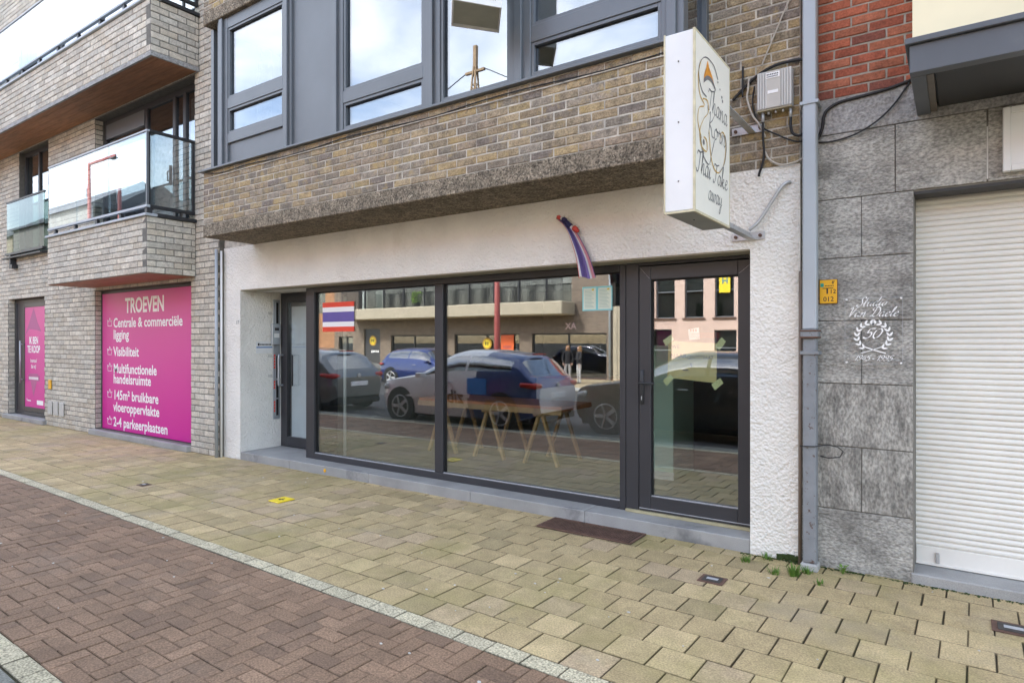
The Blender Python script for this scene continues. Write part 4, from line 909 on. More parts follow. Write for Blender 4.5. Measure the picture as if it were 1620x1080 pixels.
for z in (1.86, 1.37, 1.09, .64, .18):
    cr = MB(); zz = z + .01
    for a, b in (((0, 0), (.13, 0)), ((0, 0), (-.02, .10)), ((-.02, .10), (.03, .07)), ((.03, .07), (.065, .14)), ((.065, .14), (.10, .07)), ((.10, .07), (.15, .10)), ((.15, .10), (.13, 0))):
        cr.bar((-12.02 + a[0], ty, zz + a[1]), (-12.02 + b[0], ty, zz + b[1]), .003, .008)
    cr.build('crown_mark', M_wprt, P1)
P2o = thing('magenta_door_poster', 'narrow magenta poster with white text inside the dark glass door', 'poster', (-15.3, 5.06, .3))
boxp(P2o, 'sheet', PM, -15.88, -14.70, 5.058, 5.066, .265, 2.305)
tx = MB(); ty = 5.0565
for t, z, s, b in (('IK BEN', 1.56, .20, .03), ('TE KOOP', 1.38, .20, .03), ('Interesse?', 1.18, .11, .012), ('Bel mij!', 1.06, .11, .012)): tl = MB(); put_text(tl, t, (-15.42, ty, z), s, bold=b, align='CENTER', sx=.78); tl.build('lettering', M_wprt, P2o)
tx.box(-15.25, -14.93, ty - .001, ty + .001, .33, .42); put_text(tx, 'v', (-15.8, ty, .38), .12, bold=.01); tx.box(-15.74, -15.56, ty - .001, ty + .001, .385, .405); tx.build('footer_logo', M_wprt, P2o)
gs = pmat('mauve_print', (.42, .10, .26), .5, 0)
dm = MB(); dm.v = [(-15.66, ty + .0005, .95), (-15.18, ty + .0005, .95), (-15.42, ty + .0005, .48)]; dm.face((0, 1, 2)); dm.build('diamond_mark', gs, P2o); dm = MB(); dm.v += [(-15.42, ty + .0005, 2.29), (-15.21, ty + .0005, 1.98), (-15.02, ty + .0005, 1.80), (-15.29, ty + .0005, 1.84), (-15.66, ty + .0005, 1.86), (-15.88, ty + .0005, 1.72), (-15.63, ty + .0005, 2.02)]; dm.face(range(7)); dm.build('diamond_mark', gs, P2o)
boxp(P2o, 'phone_strip', gs, -15.7, -15.12, ty, ty + .0012, .80, .92)
tx = MB(); [tx.box(-15.66 + k * .055, -15.625 + k * .055, ty - .001, ty - .0003, .83, .885) for k in range(9)]; tx.build('phone_print', M_wprt, P2o)
P3 = thing('far_magenta_poster', 'magenta window poster cut off at the far left edge', 'poster', (-18.2, 5.02, .16))
boxp(P3, 'sheet', PM, -19.53, -17.02, 5.024, 5.032, .105, 2.425)
for i, x in enumerate((-14.28, -14.02, -13.76)):
    b = boxp(None, 'meter_cover', pmat('grey_cover', (.50, .50, .48), .5, .08), x, x + .20, 4.905, 4.923, .215, .47, bev=.006)
    WO[b.name] = (0, 0, 0)
    tag(b, ('left', 'middle', 'right')[i] + ' one of three small grey meter covers low on pale brick', 'meter cover', 'meter covers by the poster door')
ym = MB(); ym.box(-14.25, -14.13, 4.905, 4.923, .70, .875, .004); tag(ym.build('gas_marker', M_orang), 'small yellow marker plate on pale brick beside poster door', 'marker')

# ------------------------------------------------------------------ things at the house door recess
MBX = thing('mailbox_strip', 'aluminium letterbox strip with four dark slots in the door recess', 'mailbox', (-8.02, 5.56, .5))
xw = -8.019
part(MBX, 'plate', M_alul, lambda m: m.box(xw, xw + .012, 5.50, 5.612, .50, 2.20, .003))
for z0, z1 in ((1.72, 2.16), (1.08, 1.40), (.80, 1.05), (.55, .78)):
    boxp(MBX, 'slot', M_seal, xw + .0122, xw + .016, 5.545, 5.585, z0, z1)
    part(MBX, 'slot_frame', M_alul, lambda m: (m.box(xw + .0122, xw + .02, 5.538, 5.5445, z0, z1), m.box(xw + .0122, xw + .02, 5.5855, 5.592, z0, z1)))
for z, n in ((1.73, 1), (1.22, 5), (.93, 3), (.60, 4)):
    for k in range(n): boxp(MBX, 'red_sticker', M_red, xw + .0125, xw + .0145, 5.512, 5.535, z + k * .042, z + k * .042 + .03)
IC = thing('intercom', 'silver door intercom panel above the letterbox slots', 'intercom', (-8.0, 5.53, 1.55))
part(IC, 'case', M_alul, lambda m: m.box(xw + .0125, xw + .05, 5.46, 5.60, 1.555, 1.86, .008))
boxp(IC, 'speaker', M_dark, xw + .0505, xw + .052, 5.50, 5.57, 1.76, 1.80); boxp(IC, 'button_plate', M_white, xw + .0505, xw + .052, 5.49, 5.575, 1.66, 1.72)
NP = thing('name_plate', 'small white company plate with blue stripe in the door recess', 'plate', (-8.02, 5.36, 1.44))
boxp(NP, 'plate', M_white, xw, xw + .006, 5.235, 5.495, 1.44, 1.60, bev=.002); boxp(NP, 'stripe', pmat('blue_print', (.02, .14, .45), .5, 0), xw + .0062, xw + .0075, 5.24, 5.49, 1.515, 1.53)
part(NP, 'logo', M_ink, lambda m: [m.box(xw + .0062, xw + .0075, 5.30 + k * .022, 5.315 + k * .022, 1.55, 1.572) for k in range(8)] + [m.box(xw + .0062, xw + .0075, 5.262, 5.288, 1.545, 1.582)])
lm = MB()
for i, z in enumerate((1.99, 1.38, 1.10)):
    put_text(lm, ('101', '103', '102')[i], (xw + .001, 5.42, z), .05, U=(0, 1, 0)); lm.v += [(xw + .001, 5.585 - .09, z), (xw + .001, 5.61 - .09, z), (xw + .001, 5.597 - .09, z + .03)]; n = len(lm.v); lm.face((n - 3, n - 2, n - 1))
tag(lm.build('bell_numbers', M_gprt, None, False, (xw, 5.42, 1.1)), 'tiny grey flat numbers printed on the door recess wall', 'number')

# ------------------------------------------------------------------ stuck on the shop glass
yg = YS + .034
TF = thing('thai_flag_sticker', 'red white and blue striped flag sticker on the left shop window', 'flag', (-6.33, yg, 1.74))
hts = [0, 1, 2, 4, 5, 6]; cols = [M_red, M_wprt, M_navy, M_wprt, M_red]; fz0, fz1 = 1.728, 2.095
for k in range(5): boxp(TF, 'stripe', cols[k], -6.628, -6.04, yg, yg + .004, fz0 + (fz1 - fz0) * hts[k] / 6, fz0 + (fz1 - fz0) * hts[k + 1] / 6)
MN = thing('menu_sheets', 'pair of turquoise bordered menu sheets taped inside the right window', 'menu', (-2.73, yg, 1.88))
for a, b in ((-2.885, -2.735), (-2.733, -2.578)):
    s = boxp(MN, 'sheet', M_turq, a, b, yg, yg + .003, 1.89, 2.112)
    boxp(s, 'page', M_paper, a + .012, b - .010, yg - .0008, yg - .0002, 1.902, 2.098)
    part(s, 'text_lines', pmat('pale_green_print', (.38, .52, .46), .5, 0), lambda m: [m.box(a + .025, b - .03 - (k % 3) * .012, yg - .0014, yg - .001, 1.92 + k * .013, 1.925 + k * .013) for k in range(13)])
    boxp(s, 'sticker', M_yell, b - .05, b - .03, yg - .0014, yg - .001, 2.075, 2.092)
# notes on the shop door, inside the glass
yn = YS + .040
NT = thing('taped_notice', 'brown paper notice held by yellow tape inside the shop door', 'notice', (-1.85, yn, 1.3))
def dq(x, z): return (x, yn, z)
nm = MB(); c4 = [(-2.050, 1.610), (-1.632, 1.590), (-1.638, 1.262), (-2.060, 1.294)]
nm.v = [(x, y, z) for y in (yn, yn + .002) for x, z in c4]; nm.face((3, 2, 1, 0)); nm.face((4, 5, 6, 7)); [nm.face((i, (i + 1) % 4, 4 + (i + 1) % 4, 4 + i)) for i in range(4)]
nm.build('paper', M_kraft, NT)
for x, z, a in ((-2.05, 1.615, .6), (-1.605, 1.585, .9), (-2.05, 1.275, .75), (-1.63, 1.255, .65)):
    t = MB(); t.v = [(x + math.cos(a + q) * rr, yn - .001 + dy, z + math.sin(a + q) * rr) for dy in (0, .0006) for q, rr in ((.5, .055), (2.6, .05), (3.7, .055), (5.8, .05))]; t.face((3, 2, 1, 0)); t.face((4, 5, 6, 7)); t.build('tape', M_tape, NT)
lm = MB(); put_text(lm, 'WE', (-2.02, yn - .0015, 1.545), .045, bold=.01); put_text(lm, 'NAAR', (-2.03, yn - .0015, 1.465), .052, bold=.008); put_text(lm, 'GENTSTRAAT', (-1.885, yn - .0015, 1.455), .046, bold=.008, sx=.78); put_text(lm, '5', (-1.86, yn - .0015, 1.39), .045, bold=.008); put_text(lm, '-', (-1.93, yn - .0015, 1.34), .10, sx=2)
lm.build('handwriting', M_gprt, NT)
SN = thing('small_white_notice', 'small white square notice hung above the brown paper on the door', 'notice', (-1.83, yn, 1.612))
t = MB(); t.v = [(x, y, z) for y in (yn - .002, yn) for x, z in ((-1.868, 1.617), (-1.775, 1.627), (-1.784, 1.722), (-1.877, 1.707))]; t.face((0, 1, 2, 3)); t.face((7, 6, 5, 4)); t.build('paper', M_wprt, SN)
part(SN, 'red_print', M_ltred, lambda m: [m.box(-1.86 + .002 * k, -1.612, yn - .0028, yn - .0022, 1.637 + k * .016, 1.642 + k * .016) for k in range(3)] + [m.box(-1.858 + k * .022, -1.846 + k * .022, yn - .0028, yn - .0022, 1.687, 1.707) for k in range(3)])
# hanging cloth flag
FL = thing('hanging_flag', 'faded red white and blue cloth flag hanging limp from white wall', 'flag', (-2.97, YF, 2.72))
fm = MB(); ctrl = spline([(-2.97, YF - .02, 2.715), (-2.90, YF - .035, 2.665), (-2.83, YF - .05, 2.585), (-2.77, YF - .055, 2.47), (-2.715, YF - .055, 2.33), (-2.675, YF - .055, 2.16)], 6)
NS, NV = len(ctrl), 21; wid = [.03 + .15 * (i / (NS - 1)) ** 1.2 for i in range(NS)]
for i, c in enumerate(ctrl):
    for k in range(NV):
        v = k / (NV - 1); fold = math.sin(v * math.pi * 4.5 + .6 + i * .03) * (.016 + .012 * i / NS)
        fm.v.append((c[0] + (v - .45) * wid[i] * 1.0, c[1] + fold - .004, c[2] + (.012 * math.sin(v * 7) if i == NS - 1 else 0) + .02 * (v - .5) * (1 - i / NS)))
for i in range(NS - 1):
    for k in range(NV - 1):
        v = (k + .5) / (NV - 1); fm.mi = 0 if v < .12 else 1 if v < .30 else 2 if v < .74 else 1 if v < .80 else 3 if v < .90 else 2
        a = i * NV + k; fm.face((a, a + 1, a + NV + 1, a + NV))
c_r = pmat('faded_red_cloth', (.55, .07, .06), .85, .1); c_w = pmat('faded_white_cloth', (.62, .60, .62), .85, .08); c_b = pmat('faded_violet_cloth', (.17, .13, .34), .85, .12); c_p = pmat('faded_pink_cloth', (.62, .27, .30), .85, .08); c_n = pmat('navy_cloth', (.03, .03, .10), .85, .1)
fm.build('cloth', [c_r, c_w, c_b, c_p], FL, True)
kn = MB()
for i, (x, z, r, mi) in enumerate(((-2.945, 2.718, .020, 0), (-2.915, 2.705, .016, 1), (-2.89, 2.69, .024, 4), (-2.86, 2.66, .022, 4), (-2.835, 2.635, .026, 4), (-2.81, 2.615, .020, 1), (-2.78, 2.60, .026, 0), (-2.765, 2.585, .020, 0))):
    kn.mi = mi; kn.tube([(x - r, YF - .05, z + r * .6), (x - r * .4, YF - .055, z + r * .3), (x + r * .5, YF - .055, z - r * .3), (x + r, YF - .05, z - r * .6)], [r * .55, r, r * .9, r * .4], 8)
kn.build('knotted_end', [c_r, c_w, c_b, c_p, c_n], FL, True)
part(FL, 'hook', M_rust, lambda m: m.tube([(-2.99, YF + .002, 2.715), (-2.985, YF - .03, 2.72), (-2.96, YF - .04, 2.715)], .006, 6))
# estate agent box outside the upstairs window
EA = thing('estate_agent_box', 'white square advertising box hung before the narrow upstairs window pane', 'sign', (-3.14, 4.33, 4.18))
A4 = [(-3.40, 3.99), (-3.125, 3.68), (-2.895, 3.995), (-3.15, 4.31)]
ctr = (-3.14, 3.995)
def inset(k): return [(ctr[0] + (x - ctr[0]) * k, ctr[1] + (y - ctr[1]) * k) for x, y in A4]
for i in range(4):
    a, b = A4[i], A4[(i + 1) % 4]; ia, ib = inset(.93)[i], inset(.93)[(i + 1) % 4]
    e = MB(); e.prism([a, b, ib, ia], 'z', 4.18, 5.25); e.build('panel', M_white, EA)
part(EA, 'inner_board', pmat('olive_grey_board', (.42, .43, .37), .8, .08), lambda m: m.prism(inset(.925), 'z', 4.20, 5.22))
lm = MB(); ux = (.23 / .39, .315 / .39, 0); put_text(lm, 'BE HART', (-3.02, 3.818, 4.225), .045, U=ux, bold=.01); lm.build('lettering', M_gprt, EA)
part(EA, 'bracket', M_alul, lambda m: m.box(-3.17, -3.11, 4.29, 4.359, 4.5, 4.56))

# ------------------------------------------------------------------ on the pavement
GR = thing('floor_grate', 'rusty iron grate set in the paving at the shop threshold', 'grate', (-2.57, 4.8, 0))
part(GR, 'pit', M_seal, lambda m: m.box(-3.005, -2.125, 4.66, 4.975, .001, .0045))
part(GR, 'frame', M_rust, lambda m: (m.box(-3.005, -2.125, 4.66, 4.675, .0046, .014), m.box(-3.005, -2.125, 4.96, 4.975, .0046, .014), m.box(-3.005, -2.985, 4.6755, 4.9595, .0046, .014), m.box(-2.145, -2.125, 4.6755, 4.9595, .0046, .014)))
for k in range(36): boxp(GR, 'bar', M_rust, -2.978 + k * .0230, -2.966 + k * .0230, 4.6755, 4.9595, .0046, .0125)
VM = pmat('dark_iron_cover', (.06, .055, .05), .8, .2, 20, .4, 80)
for x, y, s, lab in ((-1.36, 4.295, .17, 'dark iron valve cover in the paving in front of white pilaster'), (.25, 4.52, .2, 'dark iron valve cover at the right edge below the shutter'), (-7.47, 3.49, .13, 'small dark iron valve cover in paving left of the yellow plate')):
    V = thing('valve_cover', lab, 'valve cover', (x, y, 0), 'iron valve covers in the paving')
    boxp(V, 'frame', M_rust, x - s / 2, x + s / 2, y - s / 2 * .85, y + s / 2 * .85, .001, .006, bev=.002); boxp(V, 'lid', VM, x - s * .36, x + s * .36, y - s * .28, y + s * .28, .0062, .010, bev=.002)
    boxp(V, 'lifting_slot', M_bead, x - s * .22, x + s * .22, y - s * .1, y + s * .1, .0102, .0115)
YG = thing('yellow_ground_plate', 'bright yellow rectangular plate fixed on the paving before the shop', 'plate', (-5.6, 3.95, 0))
part(YG, 'plate', M_yell, lambda m: m.box(-5.69, -5.52, 3.85, 4.045, .002, .012, .004))
part(YG, 'pictogram', M_ink, lambda m: (m.box(-5.62, -5.60, 3.92, 3.99, .0121, .0128), m.box(-5.645, -5.625, 3.935, 3.96, .0121, .0128), m.box(-5.595, -5.57, 3.94, 3.955, .0121, .0128)))
dt = MB(); dt.cyl((-6.25, 5.0015, .055), .022, -.004, 'y', 12); tag(dt.build('yellow_dot', M_orang), 'small orange round marker on the threshold front', 'marker')
def tuft(x, y, n, h, label, seed):
    r = random.Random(seed); m = MB()
    for _ in range(n):
        a = r.uniform(0, 6.28); d = r.uniform(0, .035); hh = h * r.uniform(.5, 1.1); bx, by = x + d * math.cos(a), y + d * math.sin(a); lx, ly = math.cos(a) * hh * r.uniform(.2, .9), math.sin(a) * hh * r.uniform(.2, .9); w = .0035
        px2, py2 = -math.sin(a) * w, math.cos(a) * w; n0 = len(m.v)
        m.v += [(bx - px2, by - py2, -.005), (bx + px2, by + py2, -.005), (bx + lx * .5 + px2 * .7, by + ly * .5 + py2 * .7, hh * .65), (bx + lx * .5 - px2 * .7, by + ly * .5 - py2 * .7, hh * .65), (bx + lx, by + ly, hh)]
        m.face((n0, n0 + 1, n0 + 2, n0 + 3)); m.face((n0 + 3, n0 + 2, n0 + 4))
    tag(m.build('grass_tuft', M_green, None, False, (x, y, 0)), label, 'grass', 'grass tufts in the paving joints')
tuft(-.86, 4.80, 30, .05, 'short grass tuft directly at the downpipe foot', 6); tuft(-.93, 4.70, 90, .075, 'largest green grass tuft at the foot of the rusty downpipe', 1); tuft(-1.05, 4.66, 40, .05, 'small grass tuft in the joint left of the largest tuft', 2)
tuft(-1.28, 4.80, 40, .045, 'small grass tuft near the right end of the threshold', 3); tuft(-1.16, 4.93, 35, .05, 'thin dry grass tuft against the white pilaster base', 4); tuft(-.76, 4.63, 25, .03, 'tiny grass tuft in the paving joint right of the downpipe', 5)
wd_ = MB(); r = random.Random(4)
for k in range(12):
    a = r.uniform(0, 6.28); d = r.uniform(.01, .05); z = r.uniform(.015, .06); x, y = -.66 + d * math.cos(a), 4.93 + d * .6 * math.sin(a); s = r.uniform(.010, .019); n0 = len(wd_.v)
    for u, v in ((-1, 0), (-.3, .6), (.6, .5), (1, 0), (.6, -.5), (-.3, -.6)): wd_.v.append((x + s * (u * math.cos(a) - v * math.sin(a)), y + s * (u * math.sin(a) + v * math.cos(a)), z + s * .5 * u))
    wd_.face(range(n0, n0 + 6)); wd_.tube([(-.66, 4.93, -.005), (x, y, z)], .0015, 4)
tag(wd_.build('weed', M_leaf, None, False, (-.66, 4.93, 0)), 'small leafy green weed at the foot of the grey stone wall', 'weed')
ms = MB(); r = random.Random(8)
for k in range(160):
    x = -1.10 + r.random() * .16; h = r.uniform(.008, .045) * (1 - abs(x + 1.0) * 3); y = YF - .004 - r.random() * .012; s = r.uniform(.004, .009)
    ms.box(x - s, x + s, y - s, y + s, max(0, h) - s, max(0, h) + s)
for k in range(420):
    X_ = r.uniform(-1.36, .4); Y_ = 4.985 - abs(r.gauss(0, .018)) if X_ < -.94 else 5.0 - abs(r.gauss(0, .016)); s = r.uniform(.0015, .005)
    ms.box(X_ - s * 1.4, X_ + s * 1.4, Y_ - s, Y_ + s, -.002, s * .8)
tag(ms.build('moss', pmat('dark_moss', (.035, .06, .015), .95, .3, 60), None, False, (-1.0, YF, 0)), 'dark moss at base of the white pilaster', 'moss', kind='stuff')

lt = MB(); r = random.Random(12)
for k in range(70):
    x = r.uniform(-8, .6); y = r.uniform(1.4, 4.9); s = r.uniform(.004, .013); a = r.uniform(0, 3); q = [(x + s * r.uniform(.6, 1.2) * math.cos(a + t), y + s * r.uniform(.5, 1) * math.sin(a + t)) for t in (0, 1.1, 2.2, 3.3, 4.4, 5.4)]
    lt.prism(q, 'z', .0008, .0045)
tag(lt.build('litter', pmat('pale_litter', (.55, .54, .50), .8, .25, 9)), 'tiny pale scraps and gum spots scattered over the paving', 'litter', kind='stuff')
# ------------------------------------------------------------------ inside the shop
xa, xb, yc_ = -6.1, -3.82, 6.87
T = thing('trestle_table', 'long red brown plank table on pine trestles inside the shop window', 'table', ((xa + xb) / 2, yc_, .1))
boxp(T, 'tabletop', M_tabl, xa, xb, yc_ - .4, yc_ + .35, .775, .835, bev=.006); boxp(T, 'edge_board', M_pine, xa, xb, yc_ - .416, yc_ - .4005, .735, .80)
for x in (xa + .35, (xa + xb) / 2, xb - .35):
    part(T, 'trestle_beam', M_pine, lambda m: m.box(x - .08, x + .08, yc_ - .36, yc_ + .3, .70, .774))
    for dy in (-.3, .25):
        part(T, 'leg', M_pine, lambda m: m.bar((x - .03, yc_ + dy, .70), (x - .24, yc_ + dy, .105), .05, .035)); part(T, 'leg', M_pine, lambda m: m.bar((x + .03, yc_ + dy, .70), (x + .24, yc_ + dy, .105), .05, .035))
CB = thing('mint_cabinet', 'pale mint green cabinet panel standing behind the shop door', 'cabinet', (-2.75, 6.9, .1))
part(CB, 'body', M_mint, lambda m: m.box(-3.05, -2.53, 6.65, 7.3, .105, 1.56, .004)); part(CB, 'plinth', M_white, lambda m: m.box(-3.05, -2.52, 6.635, 6.649, .104, .19))
PL = MB(); PL.tube([(-6.62, 5.62, .104), (-6.62, 5.62, 2.2)], .02, 10); tag(PL.build('white_pole', M_white, None, True, (-6.62, 5.62, .104)), 'white upright pole just inside the left shop window', 'pole')

# ------------------------------------------------------------------ across the street (seen mirrored in the shop glass)
OY = -15.95; OG = -.17
M_obr = bpy.data.materials.new('brown_brick_far'); M_obr.use_nodes = True
_nt = M_obr.node_tree; _b = _nt.nodes['Principled BSDF']; _b.inputs['Roughness'].default_value = .9
_g = nd(_nt, 'ShaderNodeNewGeometry'); _mp = nd(_nt, 'ShaderNodeMapping'); _mp.inputs['Rotation'].default_value = (R(90), 0, 0); _bk = nd(_nt, 'ShaderNodeTexBrick')
_bk.inputs['Color1'].default_value = (.235, .18, .135, 1); _bk.inputs['Color2'].default_value = (.15, .115, .09, 1); _bk.inputs['Mortar'].default_value = (.20, .17, .14, 1)
_bk.inputs['Scale'].default_value = 1.0; _bk.inputs['Brick Width'].default_value = .24; _bk.inputs['Row Height'].default_value = .075; _bk.inputs['Mortar Size'].default_value = .008
_nt.links.new(_g.outputs['Position'], _mp.inputs['Vector']); _nt.links.new(_mp.outputs['Vector'], _bk.inputs['Vector']); _nt.links.new(_bk.outputs['Color'], _b.inputs['Base Color'])
M_obei = pmat('beige_render_far', (.42, .37, .28), .9, .06, 2)
M_pink = pmat('pink_render', (.62, .46, .39), .9, .04, 1.5)
G_far = glass('far_window_glass', .12, (.5, .52, .5))
def wallholes(parent, name, mat, x0, x1, z0, z1, y, holes, th=.3):
    us = sorted({x0, x1} | {q for h in holes for q in h[:2]}); zs = sorted({z0, z1} | {q for h in holes for q in h[2:]}); m = MB()
    inh = lambda u, z: any(h[0] < u < h[1] and h[2] < z < h[3] for h in holes)
    for a, b in zip(us[:-1], us[1:]):
        k = 0
        while k < len(zs) - 1:
            if inh((a + b) / 2, (zs[k] + zs[k + 1]) / 2): k += 1; continue
            j = k
            while j + 1 < len(zs) - 1 and not inh((a + b) / 2, (zs[j + 1] + zs[j + 2]) / 2): j += 1
            m.box(a, b, y - th, y, zs[k], zs[j + 1]); k = j + 1
    return m.build(name, mat, parent)
OB = thing('opposite_brick_building', 'brown brick building across the street mirrored in the shop window', 'building', (-22, OY, OG))
oh = [(-17.37, -13.25, OG + .02, 2.0), (-22.35, -18.10, OG + .3, 2.0), (-27.2, -23.63, OG + .02, 1.97), (-29.5, -28.1, OG + .02, 2.35), (-31.8, -30.5, OG + .02, 1.9), (-30.0, -15.1, 3.5, 5.9)]
wallholes(OB, 'wall', M_obr, -32.2, -12.95, OG, 9.2, OY, oh)
part(OB, 'balcony_slab', M_obei, lambda m: m.box(-30.2, -14.9, OY, OY + 1.25, 2.85, 3.48, .05))
for k in range(153):
    x = -30.1 + k * .1
    boxp(OB, 'railing_bar', M_dark, x - .016, x + .016, OY + 1.18, OY + 1.2, 3.5, 4.5)
boxp(OB, 'railing_top', M_dark, -30.15, -14.95, OY + 1.16, OY + 1.22, 4.5, 4.54)
for a, b, c, d in oh[:5]:
    w = part(OB, 'window', M_dark, lambda m: (frame_ring(m, a, b, c, d, .07, OY - .18, OY - .1, 0), m.box((a + b) / 2 - .04, (a + b) / 2 + .04, OY - .18, OY - .1, c, d)))
    boxp(w, 'pane', G_far, a + .07, b - .07, OY - .15, OY - .14, c + .07, d - .07)
    room(OB, a - .1, b + .1, OY - 4.3, OY - .29, OG + .01, 2.6, M_roomd) if False else None
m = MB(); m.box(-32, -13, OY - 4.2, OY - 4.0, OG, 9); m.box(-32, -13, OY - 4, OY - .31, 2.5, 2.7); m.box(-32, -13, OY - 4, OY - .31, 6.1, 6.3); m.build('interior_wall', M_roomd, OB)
for k in range(9):
    a = -29.6 + k * 1.62
    boxp(OB, 'balcony_window', M_dark, a, a + .08, OY - .2, OY - .1, 3.5, 5.9)
    cm = MB(); col_ = (M_white, M_frost, M_white)[k % 3]
    for q in range(9): cm.tube([(a + .15 + q * .075, OY - .3, 3.52), (a + .15 + q * .075, OY - .3, 5.88)], .045, 6)
    cm.build('curtain', col_, OB, True); boxp(OB, 'pane', G_far, a + .08, a + 1.62, OY - .16, OY - .15, 3.5, 5.9)
part(OB, 'roof', M_anth, lambda m: m.box(-32.3, -12.9, OY - 9, OY + .2, 9.2, 9.5))
part(OB, 'rain_pipe', M_zinc, lambda m: m.tube([(-13.05, OY + .08, OG), (-13.05, OY + .08, 9)], .06, 8), True)
part(OB, 'pale_boarding', M_obei, lambda m: [m.box(-12.92 + k * .22, -12.72 + k * .22, OY - .05, OY + .02, OG, 3.2) for k in range(8)])
NB = thing('orange_brick_house', 'orange brick house at the far left of the mirrored street', 'house', (-38, OY, OG))
wallholes(NB, 'wall', pmat('orange_brick_far', (.36, .19, .10), .9, .2, 6), -46, -32.3, OG, 8.6, OY - .1, [(-35.5, -34.0, .2, 2.3), (-38.5, -36.5, .2, 2.3), (-35.4, -33.2, 3.4, 5.2), (-39, -36.8, 3.4, 5.2)])
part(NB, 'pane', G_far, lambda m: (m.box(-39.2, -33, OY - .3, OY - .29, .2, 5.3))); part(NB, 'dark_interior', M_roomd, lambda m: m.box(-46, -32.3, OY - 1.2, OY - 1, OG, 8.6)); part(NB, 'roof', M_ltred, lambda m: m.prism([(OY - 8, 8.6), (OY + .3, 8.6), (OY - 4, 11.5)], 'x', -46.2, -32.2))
PB = thing('pink_house', 'pink rendered house with tall windows mirrored in the shop door', 'house', (-8, OY, OG))
ph = [(-10.85, -10.0, 2.6, 4.75), (-9.56, -8.75, 2.6, 4.75), (-8.28, -7.5, 2.6, 4.75), (-7.0, -6.2, 2.6, 4.75), (-11.05, -10.14, .2, 2.13), (-8.3, -7.4, .5, 2.08), (-7.0, -6.0, OG + .02, 2.1), (-5.6, -4.4, .5, 2.08)]
wallholes(PB, 'wall', M_pink, -11.13, -4.0, OG, 8.8, OY + .02, ph)
for a, b, c, d in ph:
    w = part(PB, 'window', M_alu, lambda m: (frame_ring(m, a, b, c, d, .05, OY - .18, OY - .1, 0), m.box(a + .05, b - .05, OY - .178, OY - .102, c + (d - c) * .52, c + (d - c) * .52 + .05)))
    boxp(w, 'pane', G_far, a + .05, b - .05, OY - .15, OY - .14, c + .05, d - .05); boxp(w, 'sill', M_rust, a - .08, b + .08, OY + .021, OY + .1, c - .06, c)
    cm = MB(); [cm.tube([(a + .06 + q * .085, OY - .25, c), (a + .06 + q * .085, OY - .25, d)], .04, 6) for q in range(int((b - a - .1) / .085) + 1)]; cm.build('curtain', pmat('grey_curtain', (.36, .39, .40), .9, .15, 4), w, True)
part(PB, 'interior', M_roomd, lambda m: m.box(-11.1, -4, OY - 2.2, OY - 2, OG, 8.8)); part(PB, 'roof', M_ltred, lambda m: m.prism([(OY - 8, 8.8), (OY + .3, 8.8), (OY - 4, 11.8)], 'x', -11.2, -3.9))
YB = thing('letting_banner', 'yellow banner with blue letters hung in the pink house window', 'banner', (-7.9, OY - .05, 3.9))
boxp(YB, 'sheet', M_yell, -8.13, -7.68, OY - .09, OY - .07, 3.62, 4.7); bt = MB(); put_text(bt, 'H', (-7.76, OY - .066, 3.98), .36, U=(-1, 0, 0), bold=.02); put_text(bt, 'U', (-7.76, OY - .066, 4.36), .34, U=(-1, 0, 0), bold=.02); bt.build('lettering', pmat('sea_blue_print', (.01, .22, .36), .5, 0), YB)
EB2 = thing('cream_corner_house', 'cream house right of the pink one across the street', 'house', (3, OY, OG))
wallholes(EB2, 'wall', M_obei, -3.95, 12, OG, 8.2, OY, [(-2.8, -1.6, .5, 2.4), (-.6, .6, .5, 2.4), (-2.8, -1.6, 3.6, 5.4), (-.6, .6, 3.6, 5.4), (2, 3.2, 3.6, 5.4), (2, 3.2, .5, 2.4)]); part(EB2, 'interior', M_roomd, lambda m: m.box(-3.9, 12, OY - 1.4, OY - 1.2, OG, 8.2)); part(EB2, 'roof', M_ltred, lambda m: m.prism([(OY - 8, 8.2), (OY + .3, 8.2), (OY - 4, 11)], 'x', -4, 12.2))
for x, z, lab in ((-20.2, 1.5, 'round yellow shop sign in the mirrored wide window'), (-28.8, 1.65, 'round yellow shop sign on the mirrored black door')):
    S = thing('round_shop_sign', lab, 'sign', (x, OY - .05, z - .3), 'round yellow shop signs'); part(S, 'disc', M_gold, lambda m: m.cyl((x, OY - .12, z), .30, .05, 'y', 24)); part(S, 'inner_disc', M_yell, lambda m: m.cyl((x, OY - .069, z), .21, .012, 'y', 20)); part(S, 'mark', M_ink, lambda m: (m.box(x - .12, x - .04, OY - .056, OY - .05, z - .08, z + .09), m.box(x + .03, x + .11, OY - .056, OY - .05, z - .08, z + .09)))
BP = thing('black_door_panel', 'black entrance panel of the mirrored brick building', 'door', (-28.8, OY - .08, OG)); boxp(BP, 'panel', M_anth, -29.48, -28.12, OY - .095, OY - .08, OG + .02, 2.33); bt = MB(); [bt.box(-28.95 + k * .14, -28.86 + k * .14, OY - .0795, OY - .077, .95, 1.08) for k in range(5)]; bt.build('worn_lettering', M_wprt, BP)
OP = thing('orange_window_poster', 'orange red poster in the mirrored shop window across the street', 'poster', (-18.9, OY - .1, 1)); boxp(OP, 'sheet', pmat('orange_red_print', (.72, .13, .03), .5, .05), -19.3, -18.5, OY - .09, OY - .07, .75, 1.93); bt = MB(); bt.box(-19.15, -18.65, OY - .069, OY - .066, 1.25, 1.4); bt.build('print', M_ltred, OP)
